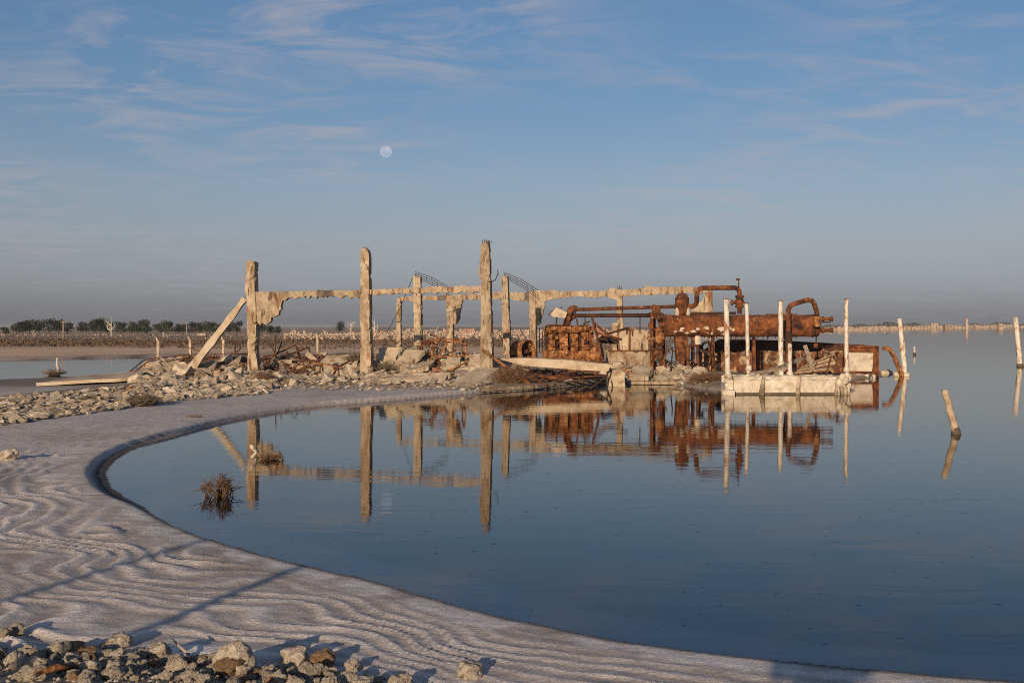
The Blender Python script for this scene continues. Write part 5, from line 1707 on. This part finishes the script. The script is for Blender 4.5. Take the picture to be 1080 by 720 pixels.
for _ in range(3600):
    px = U(690, 1150)
    Y0 = HC * F / (shore_y(px) - HORIZON)
    Yp = Y0 * U(1.01, 1.25)
    x = (px - CX) / F * Yp
    z = H(x, Yp)
    s = U(.35, 1.1) * Yp / 500
    hh_ = s * U(.2, 1.3)
    k0 = len(gv)
    for a in (-1, 1):
        for b_ in (-1, 1):
            for c_ in (-.3, 1):
                gv.append(Vector((x + a * s * U(.3, .8), Yp + b_ * s * .5, z + c_ * hh_ * U(.5, 1))))
    gf.extend([tuple(k0 + i for i in q) for q in ((0, 1, 3, 2), (4, 6, 7, 5), (0, 4, 5, 1), (2, 3, 7, 6), (1, 5, 7, 3))])
MB().add(gv, gf).build('far_shore_ruins', 'far_stone', None, 'pale strip of ruins along the far shore at right', None, kind='stuff')
gv, gf = [], []
for _ in range(2600):
    px = U(860, 1200)
    Yp = U(2500, 3300)
    x = (px - CX) / F * Yp
    hmax = 5 + 3.5 * math.sin(px * .055) + 2.5 * math.sin(px * .21)
    c_ = Vector((x, Yp, U(0, max(3, hmax))))
    s = U(1.5, 4)
    k0 = len(gv)
    gv += [c_ + Vector((-s, 0, -s * .6)), c_ + Vector((s, U(-1, 1), -s * .6)), c_ + Vector((s * .6, 0, s * .7)), c_ + Vector((-s * .6, U(-1, 1), s * .6))]
    gf.append((k0, k0 + 1, k0 + 2, k0 + 3))
MB().add(gv, gf).build('far_tree_line', 'leaf_dark', None, 'faint dark tree line on the far right horizon', None, kind='stuff', recalc=False)
a = at(1019.3, 336.5, 1250)
g_ = H(a.x, a.y)
t = thing('brick_tower', Vector((a.x, a.y, g_)), 'small square tower on the far shore at right', 'tower')
MB().box((a.x, a.y, (a.z + g_) / 2), (2.4, 2.4, a.z - g_), jit=.05).build('shaft', 'far_stone', t)
MB().box((a.x, a.y, a.z + .3), (3.0, 3.0, 1.2), jit=.05).build('tank_top', 'far_brick', t)
for px, yt, wpx, lb in ((985, 341, 7, 'roofless block on the far shore left of the tower'), (1055, 341.5, 5, 'small white building on the far shore right of the tower'), (1000, 343, 9, 'low pale ruin on the far shore beside the tower')):
    small_house(px, yt, 1300, wpx, lb, 'far_stone')

# ------------------------------------------------------------------ foreground stones
random.seed(5)
RK = [rock_mesh('beach_stone', 'beach_rock', i, p_, f_) for i, (p_, f_) in enumerate([(.04, .8), (.16, .85), (.10, .75), (.2, .9), (.05, .65), (.14, .8), (.24, .95), (.08, .7)])]
BRK = [rock_mesh('brown_stone', 'brown_rock', 20 + i, .05, f_) for i, f_ in enumerate((.75, .45))]
KEY = [(308, 702, 30, 0, 'smooth white dome-shaped stone, brightest of the foreground stones'), (327, 716, 26, 3, 'pitted pale stone in front of the white dome stone'),
       (371, 708, 17, 2, 'small crusted stone at the right end of the foreground stones'), (282, 717, 17, 4, 'rounded stone between the broken block and white dome stone'),
       (298, 708, 13, 7, 'little stone tucked left of the white dome stone'), (123, 683, 24, 0, 'double round stone lying alone on the salt at lower left'), (109, 684, 11, 7, 'small round stone touching the double round stone'),
       (14, 670, 18, 2, 'tan stone on the salt at the left edge'), (4, 672, 14, 5, 'small grey stone cut by the left edge'), (27, 707, 22, 3, 'upright pitted stone near the left edge'),
       (44, 711, 22, 6, 'coral-like pitted stone in the lower left heap'), (77, 710, 20, 2, 'blocky pale stone in the lower left heap'), (67, 698, 13, 1, 'small knobby stone on top of the lower left heap'),
       (150, 694, 16, 5, 'knobbly stone left of the stick'), (165, 697, 26, 6, 'branching crusted stone below the stick'), (185, 709, 22, 2, 'pale blocky stone left of the broken block'),
       (210, 699, 13, 7, 'small tan stone just left of the broken block'), (7, 486, 22, 4, 'pale yellowish lump alone on the salt at the left edge'), (494, 715, 26, 1, 'single pale stone at the bottom centre edge'),
       (34, 718, 24, 5, 'pinkish stone at the bottom of the lower left heap'), (130, 716, 18, 1, 'pale stone at the bottom edge left of centre heap')]
for px, py, w_, k, lb in KEY:
    p = ground(px, min(py, 719))
    s = w_ / F * p.y * 1.12
    place(RK[k], 'beach_stone', p + Vector((0, s * .2, s * .18)), s, (U(-.3, .3), U(-.3, .3), U(0, 6.28)), lb, 'stone', 'foreground stones')
p = ground(338, 706)
place(BRK[0], 'brown_stone', p + Vector((0, .1, .06)), 24 / F * p.y * 1.1, (.1, .2, .5), 'rounded brown stone right behind the white dome stone', 'stone', 'foreground stones')
p = ground(65, 691)
place(BRK[1], 'brown_stone', p + Vector((0, .1, .02)), 33 / F * p.y * 1.1, (.05, -.1, .1), 'flat dark brown stone lying in the long post shadow at lower left', 'stone', 'foreground stones')
# broken block with brown face
p = ground(241, 717)
s = 42 / F * p.y
t = thing('broken_block', p, 'largest foreground block with white crust on top and a brown broken face', 'stone')
me_ = rock_mesh('crust', 'beach_rock', 51, .14, .95)
place(me_, 'crust', (0, s * .5, s * .33), s * 1.05, (.1, .1, .6), parent=t)
place(rock_mesh('broken_face', 'brown_rock', 58, .05, .8), 'broken_face', (.02 * s, s * .13, s * .30), (s * .78, s * .62, s * .58), (.2, 0, .2), parent=t)
# all the other cobbles of the embankment toe
toe_y = lambda x: float(np.interp(x, [q_[0] for q_ in TOE], [q_[1] for q_ in TOE]))
k = 0
while k < 230:
    x = U(-4.6, -.7)
    y = toe_y(x) - abs(random.gauss(0, .38)) + .03
    dens = 1.0 if x < -1.5 else .35
    if random.random() > dens:
        continue
    s = random.choice([.05, .06, .08, .10, .12, .15]) * U(.75, 1.15)
    br_ = random.random() < .12
    place(random.choice(BRK if br_ else RK), 'brown_cobble' if br_ else 'cobble', (x, y, H(x, y) + s * .2), s, (U(-.6, .6), U(-.6, .6), U(0, 6.28)),
          'small brown cobble in the foreground stone heap' if br_ else 'small pale crusted cobble in the foreground stone heap', 'stone', 'brown cobbles of the foreground heap' if br_ else 'pale cobbles of the foreground heap')
    k += 1
a, c_ = ground(181, 688), ground(196, 697)
MB().tube([a + Vector((-.01, .05, .09)), (a + c_) / 2 + Vector((0, 0, .08)), c_ + Vector((.02, 0, .05))], [.006, .009, .012], 7, .1).build('pale_stick', 'driftwood', None, 'short pale stick poking out of the foreground stones', 'stick')
a, c_ = ground(38, 719), ground(82, 714)
MB().tube([a + Vector((0, 0, .05)), (a + c_) / 2 + Vector((0, 0, .08)), c_ + Vector((0, 0, .06))], [.018, .02, .015], 6, .2).build('rusty_bar', 'rust_orange', None, 'orange rusty bar lying among stones at the lower left', 'bar')
gv, gf = [], []
for _ in range(2600):
    x = U(-5, .2)
    y = toe_y(x) - abs(random.gauss(0, .45)) + random.gauss(.05, .12)
    s = U(.012, .04)
    c_ = Vector((x, y, H(x, y) + s * .2))
    k0 = len(gv)
    for v in ((1, 0, 0), (-1, 0, 0), (0, 1, 0), (0, -1, 0), (0, 0, .8), (0, 0, -.6)):
        gv.append(c_ + Vector([v[i] * s * .5 * U(.6, 1.3) for i in range(3)]))
    gf.extend([(k0 + a, k0 + b, k0 + c) for a, b, c in ((0, 2, 4), (2, 1, 4), (1, 3, 4), (3, 0, 4), (2, 0, 5), (1, 2, 5), (3, 1, 5), (0, 3, 5))])
MB().add(gv, gf).build('embankment_gravel', 'beach_rock', None, 'fine gravel between the foreground stones', None, kind='stuff')

# ------------------------------------------------------------------ what stands behind the camera and throws the long shadows
def back_along(px, py, Y0, z=.12):
    p = on_z(px, py, z)
    k = (p.y - Y0) / math.cos(SUN_AZ)
    return Vector((p.x - math.sin(SUN_AZ) * k, Y0, H(p.x - math.sin(SUN_AZ) * k, Y0)))


for (px, py, y0, r_, hgt, lb) in ((180, 643, -1.0, .066, 3.4, 'fence post whose broad shadow crosses the salt to the water'), (98, 596, -2.2, .055, 3.4, 'thinner fence post whose shadow crosses the salt at the left edge')):
    b_ = back_along(px, py, y0)
    t = thing('wooden_post', b_, lb, 'post', 'posts behind the viewpoint')
    MB().tube([b_ - Vector((0, 0, .3)), b_ + Vector((.02, 0, hgt * .5)), b_ + Vector((0, 0, hgt))], [r_ * 1.05, r_, r_ * .95], 9).build('shaft', 'pole_wood', t)
    MB().lathe(b_ + Vector((0, 0, hgt)), (0, 0, 1), [(-.01, r_), (.03, r_ * .6), (.04, r_ * .2)], 9).build('top', 'pole_wood', t)


def skinned(name, joints, edges, mat, parent, root=0, sub=2):
    me_ = bpy.data.meshes.new(name)
    me_.from_pydata([j[0] for j in joints], edges, [])
    o = bpy.data.objects.new(name, me_)
    COL.objects.link(o)
    o.parent = parent
    sk = o.modifiers.new('skin', 'SKIN')
    for i, j in enumerate(joints):
        r = j[1] if isinstance(j[1], tuple) else (j[1], j[1])
        me_.skin_vertices[0].data[i].radius = r
        me_.skin_vertices[0].data[i].use_root = (i == root)
    s_ = o.modifiers.new('subdivision', 'SUBSURF')
    s_.levels = s_.render_levels = sub
    me_.materials.append(MATS[mat])
    return o


pb = Vector((-.20, -.42, 0))
pb.z = H(pb.x, pb.y)
pr = thing('person', pb, 'person with raised arms whose shadow falls on salt and water at lower right', 'person')
ez = HC - pb.z
sh = ez - .22
J = [((0, 0, .95), (.22, .15)), ((0, .01, 1.15), (.23, .15)), ((0, .0, sh - .1), (.24, .14)), ((0, -.01, sh + .02), (.07, .07)), ((0, .02, ez - .04), (.06, .07)),
     ((-.11, 0, .88), (.10, .11)), ((-.12, .02, .50), (.075, .08)), ((-.12, -.02, .10), (.05, .055)), ((-.13, .12, .035), (.05, .04)),
     ((.11, 0, .88), (.10, .11)), ((.13, .02, .50), (.075, .08)), ((.14, -.02, .10), (.05, .055)), ((.15, .12, .035), (.05, .04)),
     ((-.20, 0, sh - .02), (.075, .075)), ((-.31, .08, sh - .26), (.085, .085)), ((-.12, .25, ez - .12), (.04, .04)),
     ((.20, 0, sh - .02), (.075, .075)), ((.31, .08, sh - .26), (.085, .085)), ((.12, .25, ez - .12), (.04, .04))]
skinned('body', J, [(0, 1), (1, 2), (2, 3), (3, 4), (0, 5), (5, 6), (6, 7), (7, 8), (0, 9), (9, 10), (10, 11), (11, 12), (2, 13), (13, 14), (14, 15), (2, 16), (16, 17), (17, 18)], 'jacket', pr)
hm = bmesh.new()
bmesh.ops.create_icosphere(hm, subdivisions=3, radius=1)
for v in hm.verts:
    c_ = v.co
    f_ = 1 + (.12 if (c_.y > .9 and abs(c_.x) < .25 and -.25 < c_.z < .1) else 0)
    v.co = Vector((c_.x * .078 * (1 if c_.z > -.2 else .86), c_.y * .098 * f_, c_.z * .118)) + Vector((0, .03, ez + .0))
hme = bpy.data.meshes.new('head')
hm.to_mesh(hme)
hm.free()
hme.polygons.foreach_set('use_smooth', [True] * len(hme.polygons))
hme.materials.append(MATS['skin'])
place(hme, 'head', (0, 0, 0), 1, (0, 0, 0), parent=pr)
W = lambda *v: pb + Vector(v)
MB().lathe(W(0, .012, ez + .045), (0, -.25, 1), [(-.05, .088), (0, .092), (.05, .078), (.085, .04), (.09, .01)], 16).build('hair', 'hair', pr)
for s in (-1, 1):
    MB().lathe(W(s * .08, .02, ez - .01), (s, 0, 0), [(-.01, .02), (.006, .028), (.012, .02)], 10).build('ear', 'skin', pr)
    hj = [((s * .12, .25, ez - .12), .036), ((s * .10, .29, ez - .075), (.036, .022)), ((s * .085, .31, ez - .045), (.034, .018))]
    he = [(0, 1), (1, 2)]
    for q in range(4):
        b_ = len(hj)
        hj += [((s * (.095 - .012 * q), .325 + .006 * q, ez - .035 + .018 * (1.5 - q)), .009), ((s * (.055 - .004 * q), .345, ez - .02 + .018 * (1.5 - q)), .0085), ((s * .03, .335, ez - .02 + .017 * (1.5 - q)), .008)]
        he += [(2, b_), (b_, b_ + 1), (b_ + 1, b_ + 2)]
    b_ = len(hj)
    hj += [((s * .075, .285, ez - .045), .011), ((s * .055, .27, ez - .03), .009)]
    he += [(1, b_), (b_, b_ + 1)]
    skinned('hand', hj, he, 'skin', pr, 0, 1)
MB().box(W(0, .315, ez - .02), (.13, .05, .09), jit=.002).build('held_camera', 'black_plastic', pr)

# ------------------------------------------------------------------ moon
mp = at(407, 160, 5200)
mm = bmesh.new()
bmesh.ops.create_uvsphere(mm, u_segments=32, v_segments=20, radius=6.2 / F * 5200)
mme = bpy.data.meshes.new('moon')
mm.to_mesh(mme)
mm.free()
mme.polygons.foreach_set('use_smooth', [True] * len(mme.polygons))
mme.materials.append(MATS['moon'])
place(mme, 'moon', mp, 1, (0, 0, 0), 'pale round moon in the blue sky above the columns', 'moon')

# ------------------------------------------------------------------ the air
nt, b, out = material('haze')
nt.nodes.remove(b)
pv = nd(nt, 'ShaderNodeVolumePrincipled', {'Color': (.60, .62, .68, 1), 'Density': .00012, 'Anisotropy': .0})
nt.links.new(pv.outputs[0], out.inputs['Volume'])
hz = MB().box((0, 4000, 2.0), (12400, 10400, 12.0)).build('haze', 'haze', None, 'thin pale haze over the land and lake', None, kind='stuff')
